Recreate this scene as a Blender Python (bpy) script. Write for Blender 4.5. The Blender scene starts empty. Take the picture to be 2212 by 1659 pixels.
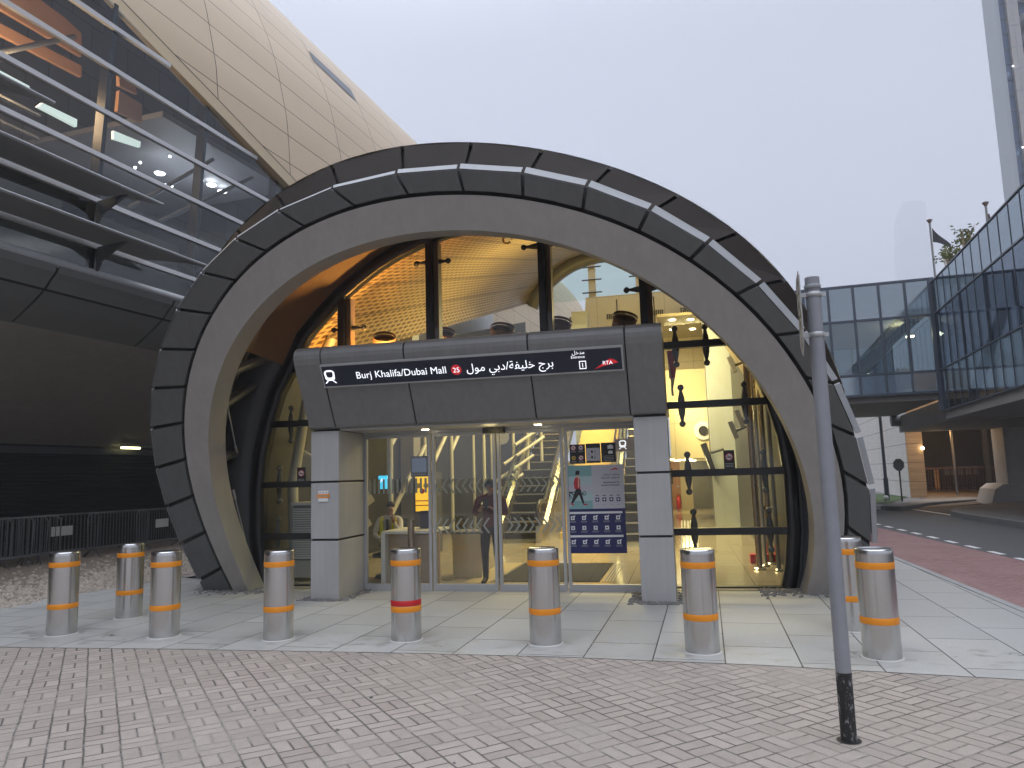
import bpy, math, random
import numpy as np
from mathutils import Vector, Matrix
random.seed(7)
R = math.radians
sc = bpy.context.scene
C = sc.collection
V3 = Vector

# ---------------------------------------------------------------- camera (a phone held 1.65 m above the pavement)
PITCH, ROLL, HC, F, CX, CY = R(7.09), R(1.66), 1.65, 1600.0, 1106.0, 829.5
r0 = V3((1, 0, 0)); fw = V3((0, math.cos(PITCH), math.sin(PITCH))); u0 = r0.cross(fw)
cR = r0 * math.cos(ROLL) - u0 * math.sin(ROLL)
cU = r0 * math.sin(ROLL) + u0 * math.cos(ROLL)
EYE = V3((0, 0, HC))
cam = bpy.data.cameras.new('camera'); camo = bpy.data.objects.new('camera', cam); C.objects.link(camo)
camo.matrix_world = Matrix(((cR.x, cU.x, -fw.x, 0), (cR.y, cU.y, -fw.y, 0), (cR.z, cU.z, -fw.z, HC), (0, 0, 0, 1)))
cam.sensor_width = 36; cam.lens = 36 * F / 2212; cam.clip_end = 3000; cam.clip_start = .1
sc.camera = camo

# ---------------------------------------------------------------- frames: facade, station, right-hand street
class Frame:
    def __init__(s, o, deg):
        s.o = V3(o); s.a = -R(deg); c, n = math.cos(R(deg)), math.sin(R(deg))
        s.x = V3((c, -n, 0)); s.y = V3((n, c, 0))
    def w(s, p): return s.o + s.x * p[0] + s.y * p[1] + V3((0, 0, p[2]))
    def l(s, q):
        q = V3(q) - s.o; return V3((q @ s.x, q @ s.y, q.z))
    def m(s, base=(0, 0, 0), yaw=0): return Matrix.Translation(s.w(base)) @ Matrix.Rotation(s.a + yaw, 4, 'Z')
WF = Frame((0, 0, 0), 0)
FF = Frame((-.46, 10.17, 0), 12.7)      # x along the entrance facade, y into the hall
SF = Frame((-8.03, 16.64, 0), 17.9)     # x out of the station wall, y along it
RF = Frame((0, 0, 0), 17.9)             # street on the right
def ray(x, y): return fw + cR * ((x - CX) / F) + cU * ((CY - y) / F)
def at(x, y, fr, ax, val):
    """point on the plane fr.axis = val seen at (x, y) of the 2212 px wide photograph"""
    n = (fr.x, fr.y, V3((0, 0, 1)))[ax]; d = ray(x, y)
    o = fr.o @ n if ax < 2 else 0
    return fr.l(EYE + d * ((val + o - EYE @ n) / (d @ n)))

# ---------------------------------------------------------------- materials
MT = {}
def mat(name, col, rough=.5, metal=0., var=0., scale=3., bump=0., bscale=40., emit=None, es=1., spec=.5, rvar=0., coat=0., streak=0.):
    m = bpy.data.materials.new(name); m.use_nodes = True; MT[name] = m
    nt = m.node_tree; b = nt.nodes['Principled BSDF']; N = nt.nodes.new; L = nt.links.new
    c = col if len(col) == 4 else (*col, 1)
    b.inputs['Base Color'].default_value = c; b.inputs['Roughness'].default_value = rough
    b.inputs['Metallic'].default_value = metal; b.inputs['Specular IOR Level'].default_value = spec
    b.inputs['Coat Weight'].default_value = coat
    tc = N('ShaderNodeTexCoord')
    if var or rvar:
        n = N('ShaderNodeTexNoise'); n.inputs['Scale'].default_value = scale; n.inputs['Detail'].default_value = 6; n.inputs['Roughness'].default_value = .65
        L(tc.outputs['Object'], n.inputs['Vector'])
        if var:
            mp = N('ShaderNodeMapRange'); mp.inputs[1].default_value = .25; mp.inputs[2].default_value = .75; mp.inputs[3].default_value = 1 - var; mp.inputs[4].default_value = 1 + var
            L(n.outputs['Fac'], mp.inputs[0])
            x = N('ShaderNodeMixRGB'); x.blend_type = 'MULTIPLY'; x.inputs[0].default_value = 1; x.inputs[1].default_value = c
            L(mp.outputs[0], x.inputs[2]); L(x.outputs[0], b.inputs['Base Color'])
        if rvar:
            mr = N('ShaderNodeMapRange'); mr.inputs[1].default_value = .3; mr.inputs[2].default_value = .7; mr.inputs[3].default_value = max(0, rough - rvar); mr.inputs[4].default_value = rough + rvar
            L(n.outputs['Fac'], mr.inputs[0]); L(mr.outputs[0], b.inputs['Roughness'])
    if streak:      # rain streaks and dust, running down the face
        mpp = N('ShaderNodeMapping'); mpp.inputs['Scale'].default_value = (7, 7, .45); L(tc.outputs['Object'], mpp.inputs[0])
        n3 = N('ShaderNodeTexNoise'); n3.inputs['Scale'].default_value = 1.6; n3.inputs['Detail'].default_value = 6; n3.inputs['Roughness'].default_value = .7; L(mpp.outputs[0], n3.inputs['Vector'])
        m3_ = N('ShaderNodeMapRange'); m3_.inputs[1].default_value = .35; m3_.inputs[2].default_value = .75; m3_.inputs[3].default_value = 1 - streak; m3_.inputs[4].default_value = 1 + streak; L(n3.outputs['Fac'], m3_.inputs[0])
        x3 = N('ShaderNodeMixRGB'); x3.blend_type = 'MULTIPLY'; x3.inputs[0].default_value = 1
        src = b.inputs['Base Color'].links
        if src: L(src[0].from_socket, x3.inputs[1])
        else: x3.inputs[1].default_value = c
        L(m3_.outputs[0], x3.inputs[2]); L(x3.outputs[0], b.inputs['Base Color'])
    if bump:
        n2 = N('ShaderNodeTexNoise'); n2.inputs['Scale'].default_value = bscale; n2.inputs['Detail'].default_value = 5
        L(tc.outputs['Object'], n2.inputs['Vector'])
        bp = N('ShaderNodeBump'); bp.inputs['Strength'].default_value = bump; bp.inputs['Distance'].default_value = .02
        L(n2.outputs['Fac'], bp.inputs['Height']); L(bp.outputs[0], b.inputs['Normal'])
    if emit:
        b.inputs['Emission Color'].default_value = (*emit, 1); b.inputs['Emission Strength'].default_value = es
    return m
def glass(name, tint, refl=(1, 1, 1), base=.04, rough=0., gain=1.):
    """thin glass: tinted transmission with Fresnel reflection"""
    m = bpy.data.materials.new(name); m.use_nodes = True; MT[name] = m
    nt = m.node_tree; nt.nodes.clear(); N = nt.nodes.new; L = nt.links.new
    out = N('ShaderNodeOutputMaterial'); mx = N('ShaderNodeMixShader'); t = N('ShaderNodeBsdfTransparent'); g = N('ShaderNodeBsdfGlossy')
    t.inputs[0].default_value = (*tint, 1); g.inputs[0].default_value = (*refl, 1); g.inputs['Roughness'].default_value = rough
    lw = N('ShaderNodeLayerWeight'); lw.inputs[0].default_value = .5
    pw = N('ShaderNodeMath'); pw.operation = 'POWER'; pw.inputs[1].default_value = 4; L(lw.outputs['Facing'], pw.inputs[0])
    ma = N('ShaderNodeMath'); ma.operation = 'MULTIPLY_ADD'; ma.inputs[1].default_value = gain; ma.inputs[2].default_value = base; ma.use_clamp = True
    L(pw.outputs[0], ma.inputs[0]); L(ma.outputs[0], mx.inputs[0]); L(t.outputs[0], mx.inputs[1]); L(g.outputs[0], mx.inputs[2]); L(mx.outputs[0], out.inputs[0])
    return m
class NT:
    """small helper for node graphs"""
    def __init__(s, m): s.nt = m.node_tree; s.b = s.nt.nodes['Principled BSDF']
    def n(s, t, **k):
        x = s.nt.nodes.new(t)
        for a, v in k.items(): setattr(x, a, v)
        return x
    def l(s, a, b): s.nt.links.new(a, b)
    def val(s, x, i, v):
        if hasattr(v, 'is_output') or isinstance(v, bpy.types.NodeSocket): s.l(v, x.inputs[i])
        else: x.inputs[i].default_value = v
    def math(s, op, a, b=0., c=None, clamp=False):
        x = s.n('ShaderNodeMath', operation=op, use_clamp=clamp); s.val(x, 0, a); s.val(x, 1, b)
        if c is not None: s.val(x, 2, c)
        return x.outputs[0]
    def mix(s, f, a, b, blend='MIX'):
        x = s.n('ShaderNodeMixRGB', blend_type=blend); s.val(x, 0, f); s.val(x, 1, a); s.val(x, 2, b); return x.outputs[0]
    def noise(s, vec, scale, detail=4, rough=.6):
        x = s.n('ShaderNodeTexNoise'); x.inputs['Scale'].default_value = scale; x.inputs['Detail'].default_value = detail; x.inputs['Roughness'].default_value = rough
        s.l(vec, x.inputs['Vector']); return x.outputs['Fac']
    def rng(s, v, a, b, c, d):
        x = s.n('ShaderNodeMapRange'); s.val(x, 0, v)
        for i, q in enumerate((a, b, c, d)): x.inputs[i + 1].default_value = q
        return x.outputs[0]
    def bump(s, h, strength, dist, normal=None):
        x = s.n('ShaderNodeBump'); x.inputs['Strength'].default_value = strength; x.inputs['Distance'].default_value = dist; s.l(h, x.inputs['Height'])
        if normal: s.l(normal, x.inputs['Normal'])
        return x.outputs[0]
    def obj(s): return s.n('ShaderNodeTexCoord').outputs['Object']
    def uv(s): return s.n('ShaderNodeTexCoord').outputs['UV']
    def xyz(s, v):
        x = s.n('ShaderNodeSeparateXYZ'); s.l(v, x.inputs[0]); return x.outputs
    def comb(s, x, y, z=0.):
        c = s.n('ShaderNodeCombineXYZ'); s.val(c, 0, x); s.val(c, 1, y); s.val(c, 2, z); return c.outputs[0]

# ---------------------------------------------------------------- mesh builder and scene tree
ROOT = {}
class MB:
    def __init__(s): s.v = []; s.f = []; s.sm = []; s.uv = {}; s.mi = []; s.cur = 0
    def face(s, idx, smooth=False, uv=None):
        if uv: s.uv[len(s.f)] = uv
        s.f.append(tuple(idx)); s.sm.append(smooth); s.mi.append(s.cur)
    def add(s, pts): b = len(s.v); s.v += [tuple(p) for p in pts]; return b
    def box(s, x0, x1, y0, y1, z0, z1):
        b = s.add([(x0, y0, z0), (x1, y0, z0), (x1, y1, z0), (x0, y1, z0), (x0, y0, z1), (x1, y0, z1), (x1, y1, z1), (x0, y1, z1)])
        for q in ((0, 3, 2, 1), (4, 5, 6, 7), (0, 1, 5, 4), (1, 2, 6, 5), (2, 3, 7, 6), (3, 0, 4, 7)): s.face([b + i for i in q])
        return s
    def quad(s, *p): b = s.add(p); s.face(range(b, b + len(p))); return s
    def prism(s, poly, d):
        """closed polygon of 3-D points pushed along vector d"""
        n = len(poly); d = V3(d); b = s.add(poly); e = s.add([V3(p) + d for p in poly])
        s.face([b + i for i in range(n)][::-1]); s.face([e + i for i in range(n)])
        for i in range(n): j = (i + 1) % n; s.face((b + i, b + j, e + j, e + i))
        return s
    def loft(s, rings, closed=True, caps=False, smooth=True, uvs=None):
        n = len(rings[0]); bs = [s.add(r) for r in rings]
        m = n if closed else n - 1
        for k in range(len(rings) - 1):
            for i in range(m):
                j = (i + 1) % n
                s.face((bs[k] + i, bs[k] + j, bs[k + 1] + j, bs[k + 1] + i), smooth,
                       uvs and (uvs[k][i], uvs[k][i + 1], uvs[k + 1][i + 1], uvs[k + 1][i]))
        if caps:
            c0, c1 = s.add(rings[0]), s.add(rings[-1]); s.face([c0 + i for i in range(n)][::-1]); s.face([c1 + i for i in range(n)])
        return s
    def sharp(s, rings):
        """loft of a closed section with crisp long edges"""
        n = len(rings[0])
        for i in range(n): s.loft([[r[i], r[(i + 1) % n]] for r in rings], closed=False)
        return s
    def tube(s, pts, r, seg=10, caps=True):
        pts = [V3(p) for p in pts]; rs = r if isinstance(r, (list, tuple)) else [r] * len(pts); rings = []
        t0 = (pts[1] - pts[0]).normalized(); a = V3((0, 0, 1)) if abs(t0.z) < .9 else V3((1, 0, 0))
        a = (a - t0 * (a @ t0)).normalized()
        for i, p in enumerate(pts):
            t = (pts[min(i + 1, len(pts) - 1)] - pts[max(i - 1, 0)]).normalized()
            a = (a - t * (a @ t)).normalized(); b = t.cross(a)
            rings.append([p + (a * math.cos(q) + b * math.sin(q)) * rs[i] for q in [2 * math.pi * k / seg for k in range(seg)]])
        return s.loft(rings, True, caps)
    def lathe(s, prof, seg=24, o=(0, 0, 0), caps=False):
        rings = [[V3(o) + V3((r * math.cos(q), r * math.sin(q), z)) for q in [2 * math.pi * k / seg for k in range(seg)]] for r, z in prof]
        return s.loft(rings, True, caps)
    def ball(s, c, r, seg=8):
        return s.lathe([(max(.001, r * math.sin(t)), -r * math.cos(t)) for t in [math.pi * k / 6 for k in range(7)]], seg, c)
    def disc(s, c, r, nx, nz, seg=20, r2=None):
        """flat disc (or ring) spanned by the vectors nx, nz"""
        c, nx, nz = V3(c), V3(nx), V3(nz); q = [2 * math.pi * k / seg for k in range(seg)]
        o = [c + (nx * math.cos(t) + nz * math.sin(t)) * r for t in q]
        if r2 is None: return s.quad(*o)
        return s.loft([o, [c + (nx * math.cos(t) + nz * math.sin(t)) * r2 for t in q]], True, smooth=False)
    def mesh(s, name, mats, off=V3((0, 0, 0))):
        me = bpy.data.meshes.new(name); off = V3(off)
        me.from_pydata([V3(p) - off for p in s.v], [], s.f)
        for i, p in enumerate(me.polygons): p.use_smooth = s.sm[i]; p.material_index = s.mi[i]
        if s.uv:
            l = me.uv_layers.new(name='UVMap').data
            for i, p in enumerate(me.polygons):
                if i in s.uv:
                    for k, li in enumerate(p.loop_indices): l[li].uv = s.uv[i][k]
        for m in (mats if isinstance(mats, (list, tuple)) else [mats]): me.materials.append(MT[m] if isinstance(m, str) else m)
        me.update(); return me
def tag(o, label=None, cat=None, group=None, kind=None):
    for k, v in (('label', label), ('category', cat), ('group', group), ('kind', kind)):
        if v: o[k] = v
    return o
def thing(name, label, cat, fr=WF, base=(0, 0, 0), group=None, yaw=0):
    o = bpy.data.objects.new(name, None); C.objects.link(o); o.empty_display_size = .2
    o.matrix_world = fr.m(base, yaw); ROOT[o.name] = V3(base) if yaw == 0 else V3((0, 0, 0))
    return tag(o, label, cat, group)
def part(mb, name, m, parent, label=None, bevel=0, kind=None):
    me = mb.mesh(name, m, ROOT[parent.name]); o = bpy.data.objects.new(name, me); C.objects.link(o)
    o.parent = parent; ROOT[o.name] = ROOT[parent.name]
    if bevel: bev(o, bevel)
    return tag(o, label, kind=kind)
def bev(o, w, seg=2):
    b = o.modifiers.new('edge', 'BEVEL'); b.width = w; b.segments = seg; b.limit_method = 'ANGLE'; b.angle_limit = R(40)
def solo(mb, name, m, label=None, cat=None, fr=WF, base=(0, 0, 0), group=None, kind=None, bevel=0):
    o = bpy.data.objects.new(name, mb.mesh(name, m, base)); C.objects.link(o); o.matrix_world = fr.m(base); ROOT[o.name] = V3(base)
    if bevel: bev(o, bevel)
    return tag(o, label, cat, group, kind)
def dup(src, fr, base, yaw, label, group=None):
    def cp(o, p):
        c = o.copy(); C.objects.link(c)
        if p: c.parent = p
        for ch in o.children: cp(ch, c)
        return c
    r = cp(src, None); r.matrix_world = fr.m(base, yaw); r['label'] = label
    if group: r['group'] = group
    return r
# ---- lettering (Arabic is shaped into its joined forms here and set right to left)
AR = {'ا': 'FE8D FE8E', 'ب': 'FE8F FE90 FE91 FE92', 'ة': 'FE93 FE94', 'ت': 'FE95 FE96 FE97 FE98', 'ج': 'FE9D FE9E FE9F FEA0', 'خ': 'FEA5 FEA6 FEA7 FEA8',
      'د': 'FEA9 FEAA', 'ر': 'FEAD FEAE', 'س': 'FEB1 FEB2 FEB3 FEB4', 'ط': 'FEC1 FEC2 FEC3 FEC4', 'ف': 'FED1 FED2 FED3 FED4', 'ق': 'FED5 FED6 FED7 FED8', 'ك': 'FED9 FEDA FEDB FEDC', 'ل': 'FEDD FEDE FEDF FEE0', 'م': 'FEE1 FEE2 FEE3 FEE4',
      'ن': 'FEE5 FEE6 FEE7 FEE8', 'ه': 'FEE9 FEEA FEEB FEEC', 'و': 'FEED FEEE', 'ي': 'FEF1 FEF2 FEF3 FEF4', 'ئ': 'FE89 FE8A FE8B FE8C', 'ء': 'FE80', 'ذ': 'FEAB FEAC', 'ش': 'FEB5 FEB6 FEB7 FEB8', 'ع': 'FEC9 FECA FECB FECC'}
def arabic(t):
    o = []
    for i, ch in enumerate(t):
        if ch not in AR: o.append(ch); continue
        f = AR[ch].split(); pv = i > 0 and len(AR.get(t[i - 1], '').split()) == 4; nx = i < len(t) - 1 and t[i + 1] in AR and len(f) == 4
        o.append(chr(int(f[((3 if nx else 1) if pv else (2 if nx else 0)) if len(f) > 1 else 0], 16)))
    return ''.join(reversed(o))
def text(mb, body, p, ex, ez, width=None, size=.1, align='CENTER', bold=0.):
    """adds flat lettering to mb: p = anchor on the baseline, ex/ez unit vectors along and up; width fits it exactly"""
    cu = bpy.data.curves.new('lettering', 'FONT'); cu.body = body; cu.size = 1; cu.align_x = 'LEFT'; cu.resolution_u = 3; cu.offset = bold
    o = bpy.data.objects.new('lettering', cu); me = bpy.data.meshes.new_from_object(o)
    xs = [v.co.x for v in me.vertices]
    if not xs: return
    x0, x1 = min(xs), max(xs); k = width / (x1 - x0) if width else size
    sh = {'CENTER': -(x0 + x1) / 2, 'LEFT': -x0, 'RIGHT': -x1}[align]
    p, ex, ez = V3(p), V3(ex), V3(ez)
    b = mb.add([p + ex * ((v.co.x + sh) * k) + ez * (v.co.y * k) for v in me.vertices])
    for q in me.polygons: mb.face([b + i for i in q.vertices])
    bpy.data.objects.remove(o); bpy.data.curves.remove(cu); bpy.data.meshes.remove(me)
HAZE = 0.0011; EXPO = 0.15; ZEN = 6.5
# ================================================================ materials
mat('arch_grey', (.31, .287, .265), .55, var=.1, scale=1.6, rvar=.1, bump=.05, bscale=6, streak=.06)
mat('clad_dark', (.098, .098, .096), .5, var=.08, scale=2.5, rvar=.08, streak=.10)
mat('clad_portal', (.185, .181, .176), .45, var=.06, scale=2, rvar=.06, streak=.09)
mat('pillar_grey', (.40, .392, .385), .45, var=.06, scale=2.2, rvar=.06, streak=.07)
mat('rubber_black', (.006, .006, .006), .55)
mat('frame_black', (.008, .008, .009), .35)
mat('roof_brown', (.026, .019, .015), .6, var=.12, scale=1.5, spec=.2)
mat('roof_pale', (.5, .5, .5), .3, .6, var=.1)
mat('transom_grey', (.55, .55, .56), .45, var=.04)
mat('fascia_grey', (.15, .155, .152), .5, var=.08)
mat('plate_sheet', (.34, .34, .34), .5)  # shade is put into this grey of the white sign plate
mat('lip_metal', (.40, .41, .42), .5, .1, var=.08, scale=4)
mat('bronze_lining', (.17, .10, .055), .5, var=.15, scale=1.5)
mat('steel_dark', (.06, .063, .068), .5, var=.1)
mat('steel_grey', (.22, .22, .22), .4, var=.1)
mat('steel_white', (.46, .46, .42), .4, var=.06)
mat('aluminium', (.42, .42, .42), .4, .25, var=.05)
mat('chrome', (.72, .7, .66), .16, 1.)
mat('bronze_tube', (.35, .27, .2), .22, .9)
mat('plastic_black', (.012, .012, .012), .4)
mat('white_paint', (.75, .75, .74), .45, var=.04)
mat('cream_wall', (.64, .54, .34), .5, var=.05, scale=1)
mat('cream_panel', (.66, .58, .36), .45, var=.04, scale=1)
mat('column_blue', (.50, .55, .57), .35, var=.05)
mat('mat_black', (.02, .02, .02), .95)
mat('wall_black', (.02, .021, .022), .6)
mat('desk_wood', (.34, .25, .17), .5, var=.12, scale=8)
mat('door_wood', (.42, .2, .1), .45, var=.1)
mat('red_paint', (.5, .02, .02), .4)
mat('navy', (.012, .016, .065), .4)
mat('sign_navy', (.008, .012, .03), .3)
mat('sign_white', (.8, .8, .85), .4, emit=(.9, .92, 1), es=1.0)
mat('sign_red', (.55, .015, .025), .4, emit=(.8, .02, .03), es=.3)
mat('decal_white', (.75, .75, .75), .5)
mat('decal_grey', (.35, .35, .35), .5)
mat('decal_black', (.012, .012, .014), .5)
mat('decal_red', (.5, .03, .04), .5)
mat('decal_navy', (.014, .016, .10), .45)
mat('decal_teal', (.22, .42, .42), .5)
mat('decal_teal_pale', (.42, .56, .57), .5)
mat('decal_lilac', (.52, .51, .56), .5)
mat('decal_skin', (.6, .36, .26), .5)
mat('decal_yellow', (.6, .42, .06), .5)
mat('orange_tape', (.82, .28, .012), .42, var=.08, scale=9)
mat('red_tape', (.55, .012, .016), .42, var=.08, scale=9)
mat('mortar', (.52, .51, .48), .9, var=.15, scale=14)
mat('stone_pale', (.62, .58, .55), .7, var=.1)
mat('concrete_pier', (.42, .395, .36), .8, var=.14, scale=.8, bump=.1, bscale=8)
mat('soffit_grey', (.30, .28, .255), .7, var=.1)
mat('galvanised', (.13, .13, .135), .45, .5, var=.2, scale=7)
mat('glow_warm', (1, 1, 1), emit=(1, .86, .55), es=14)
mat('glow_white', (1, 1, 1), emit=(.93, .97, 1), es=9)
mat('glow_tube', (1, 1, 1), emit=(1, .93, .45), es=3.5)
mat('glow_strip', (1, 1, 1), emit=(.78, .95, .85), es=.9)
mat('glow_blue', (.1, .5, .8), emit=(.05, .6, .95), es=1.0)
mat('glow_yellow', (.8, .5, .05), emit=(1, .6, .03), es=.8)
mat('skin', (.36, .2, .13), .55)
mat('hair', (.012, .010, .009), .6)
mat('shirt_white', (.6, .58, .56), .8)
mat('cloth_maroon', (.10, .02, .025), .85)
mat('cloth_dark', (.018, .02, .026), .85)
mat('hivis', (.80, .78, .03), .7)
mat('leaf', (.13, .15, .035), .6, var=.3, scale=20)
mat('grass_green', (.06, .10, .028), .9, var=.3, scale=8, bump=.6, bscale=60)
mat('flag_dark', (.03, .03, .035), .8)
mat('tower_stone', (.42, .39, .37), .7, var=.05, scale=.2)
mat('tower_glass', (.09, .14, .25), .25, .3)
mat('tower_band', (.38, .40, .42), .5)
mat('tower_dark', (.07, .085, .11), .4)  # dark blue-grey shared by frames, posts, roof slot and tower core
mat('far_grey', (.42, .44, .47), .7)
glass('glass_clear', (.94, .96, .93), base=.035)
glass('glass_door', (.90, .92, .90), base=.085)
glass('glass_green', (.80, .93, .88), base=.05)
glass('glass_station', (.62, .65, .66), (.9, .95, 1), base=.06, gain=.6)
glass('glass_spandrel', (.16, .20, .22), (.62, .70, .76), base=.50, gain=.4, rough=.08)
glass('glass_bridge', (.24, .30, .32), (.60, .70, .76), base=.27, gain=.5, rough=.02)
glass('glass_bridge_dark', (.10, .125, .16), (.58, .66, .78), base=.27, gain=.5, rough=.02)
mat('frost', (.29, .295, .25), .6)

# brushed stainless steel with the grain running round the post
m = mat('stainless', (.56, .555, .55), .26, 1.); g = NT(m); o = g.obj(); x = g.xyz(o)
n = g.noise(g.comb(g.math('MULTIPLY', x[0], 4.), g.math('MULTIPLY', x[1], 4.), g.math('MULTIPLY', x[2], 260.)), 1., 3)
s2 = g.noise(o, 9., 5)
g.l(g.math('ADD', g.rng(n, .3, .7, .21, .25), g.rng(s2, .5, .8, 0., .03)), g.b.inputs['Roughness'])
g.l(g.mix(g.rng(s2, .55, .85, 0, .12), (.60, .595, .585, 1), (.50, .49, .475, 1)), g.b.inputs['Base Color'])
g.l(g.bump(n, .02, .001), g.b.inputs['Normal'])
g.b.inputs['Anisotropic'].default_value = 0.

# concrete slabs: long joints square to the facade, cross joints staggered; drip stains
m = mat('slab_paving', (.4, .4, .4), .75); g = NT(m); o = g.obj(); x = g.xyz(o)
rot = g.comb(g.math('ADD', x[1], g.math('MULTIPLY', x[0], .03)), g.math('ADD', g.math('SUBTRACT', x[0], g.math('MULTIPLY', x[1], .03)), .06))
b = g.n('ShaderNodeTexBrick'); g.l(rot, b.inputs['Vector'])
for k, v in (('Scale', 1.), ('Mortar Size', .007), ('Mortar Smooth', .25), ('Bias', 0.), ('Brick Width', 1.12), ('Row Height', .62)): b.inputs[k].default_value = v
b.inputs['Color1'].default_value = (.385, .382, .365, 1); b.inputs['Color2'].default_value = (.455, .45, .43, 1); b.inputs['Mortar'].default_value = (.075, .072, .065, 1)
b.offset = .5
blot = g.noise(o, .7, 6, .7); fine = g.noise(o, 70., 3); drip = g.noise(g.comb(g.math('MULTIPLY', x[0], 1.), g.math('MULTIPLY', x[1], 2.2)), 3.6, 7, .72)
c = g.mix(g.rng(blot, .3, .72, 0., 1.), b.outputs['Color'], (.86, .86, .84, 1), 'MULTIPLY')
c = g.mix(g.rng(fine, .3, .7, 0., 1.), c, (.88, .88, .88, 1), 'MULTIPLY')
zone = g.math('MULTIPLY', g.rng(x[1], -3.2, -2.6, 0., 1.), g.rng(x[1], -2.35, -1.9, 1., 0.))
dr = g.math('MULTIPLY', g.rng(drip, .55, .58, 0., .6), zone)
c = g.mix(dr, c, (.20, .19, .17, 1)); g.l(c, g.b.inputs['Base Color'])
h = g.math('ADD', g.math('MULTIPLY', b.outputs['Fac'], -1.), g.math('MULTIPLY', fine, .06)); g.l(g.bump(h, .5, .01), g.b.inputs['Normal'])
g.l(g.math('SUBTRACT', g.rng(blot, .3, .7, .72, .5), g.math('MULTIPLY', dr, .5)), g.b.inputs['Roughness'])

def pavers(name, c1, c2, joint, size, deg, wear, jw=.035, weave=False):
    m = mat(name, c1, .85); g = NT(m); o = g.obj(); q = g.xyz(o); a = R(deg); ca, sa = math.cos(a) / size, math.sin(a) / size
    X = g.math('ADD', g.math('MULTIPLY', q[0], ca), g.math('MULTIPLY', q[1], sa)); Y = g.math('SUBTRACT', g.math('MULTIPLY', q[1], ca), g.math('MULTIPLY', q[0], sa))
    wob = g.noise(o, 3., 2); X = g.math('ADD', X, g.math('MULTIPLY', wob, .10)); Y = g.math('ADD', Y, g.math('MULTIPLY', wob, .10))
    i, j = g.math('FLOOR', X), g.math('FLOOR', Y); fx, fy = g.math('SUBTRACT', X, i), g.math('SUBTRACT', Y, j)
    if weave:      # basket weave: two bricks along, two across, in a chequer of squares
        par = g.math('FLOORED_MODULO', g.math('ADD', i, j), 2.)
        ux = g.math('ADD', fx, g.math('MULTIPLY', par, g.math('SUBTRACT', fy, fx))); uy = g.math('ADD', fy, g.math('MULTIPLY', par, g.math('SUBTRACT', fx, fy)))
        hf = g.math('FLOOR', g.math('MULTIPLY', uy, 2.)); ly = g.math('SUBTRACT', uy, g.math('MULTIPLY', hf, .5))
        d = g.math('MINIMUM', g.math('MINIMUM', ux, g.math('SUBTRACT', 1., ux)), g.math('MINIMUM', ly, g.math('SUBTRACT', .5, ly)))
        idv = g.comb(i, j, g.math('ADD', hf, .5))
    else:
        k = g.math('FLOORED_MODULO', g.math('SUBTRACT', i, j), 4.)
        is_ = lambda v: g.math('COMPARE', k, float(v), .1)
        big = lambda e, v: g.math('ADD', e, g.math('MULTIPLY', is_(v), 9.))
        d = g.math('MINIMUM', g.math('MINIMUM', big(fx, 1), big(g.math('SUBTRACT', 1., fx), 0)), g.math('MINIMUM', big(fy, 2), big(g.math('SUBTRACT', 1., fy), 3)))
        idv = g.comb(g.math('SUBTRACT', i, is_(1)), g.math('SUBTRACT', j, is_(2)), .5)
    wn = g.n('ShaderNodeTexWhiteNoise', noise_dimensions='3D'); g.l(idv, wn.inputs['Vector'])
    jm = g.rng(d, jw * .45, jw * 1.3, 0., 1.)
    blot = g.noise(o, .55, 6, .65); fine = g.noise(o, 90., 4, .7); mid = g.noise(o, 9., 5, .7)
    c = g.mix(wn.outputs['Value'], (*c1, 1), (*c2, 1))
    c = g.mix(g.rng(blot, .35, .7, 0., .8), c, (*wear, 1))
    c = g.mix(g.rng(fine, .3, .7, 0., .8), c, (.70, .70, .70, 1), 'MULTIPLY'); c = g.mix(g.rng(mid, .4, .75, 0., .5), c, (.7, .69, .66, 1), 'MULTIPLY')
    pat = g.noise(o, 1.1, 3); jc = g.mix(g.rng(g.math('ADD', g.math('MULTIPLY', mid, .5), g.math('MULTIPLY', pat, .6)), .50, .64, 0., 1.), (*joint, 1), (joint[0] * 3.6, joint[1] * 3.6, joint[2] * 3.5, 1))
    g.l(g.mix(jm, jc, c), g.b.inputs['Base Color'])
    hh = g.math('ADD', g.rng(d, 0., jw * 2.2, 0., 1.), g.math('ADD', g.math('MULTIPLY', fine, .10), g.math('MULTIPLY', wn.outputs['Value'], .12)))
    g.l(g.bump(hh, .8, .008), g.b.inputs['Normal'])
    return m
pavers('brick_pavers', (.345, .292, .258), (.45, .388, .345), (.075, .068, .062), .208, 42, (.34, .312, .265), .032, True)
pavers('red_pavers', (.31, .165, .155), (.37, .215, .205), (.17, .10, .09), .104, 45, (.33, .21, .2))
m = mat('gravel_bed', (.25, .2, .16), .95); g = NT(m); o = g.obj()
v = g.n('ShaderNodeTexVoronoi'); v.inputs['Scale'].default_value = 26; g.l(o, v.inputs['Vector']); f2 = g.noise(o, 1.2, 5)
c = g.mix(v.outputs['Color'], (.16, .125, .1, 1), (.36, .31, .25, 1)); c = g.mix(g.rng(f2, .35, .65, 0., .6), c, (.2, .15, .11, 1)); g.l(c, g.b.inputs['Base Color'])
g.l(g.bump(v.outputs['Distance'], 1., .03), g.b.inputs['Normal'])
mat('pebble', (.4, .35, .29), .85, var=.35, scale=9); mat('pebble_dark', (.17, .16, .15), .8, var=.4, scale=9)
m = mat('asphalt', (.085, .088, .09), .85); g = NT(m); o = g.obj(); a = g.noise(o, .35, 6, .7); bq = g.noise(o, 160., 3)
c = g.mix(a, (.10, .104, .106, 1), (.135, .137, .136, 1)); g.l(g.mix(bq, c, (.6, .6, .6, 1), 'MULTIPLY'), g.b.inputs['Base Color']); g.l(g.bump(bq, .5, .006), g.b.inputs['Normal'])
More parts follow.
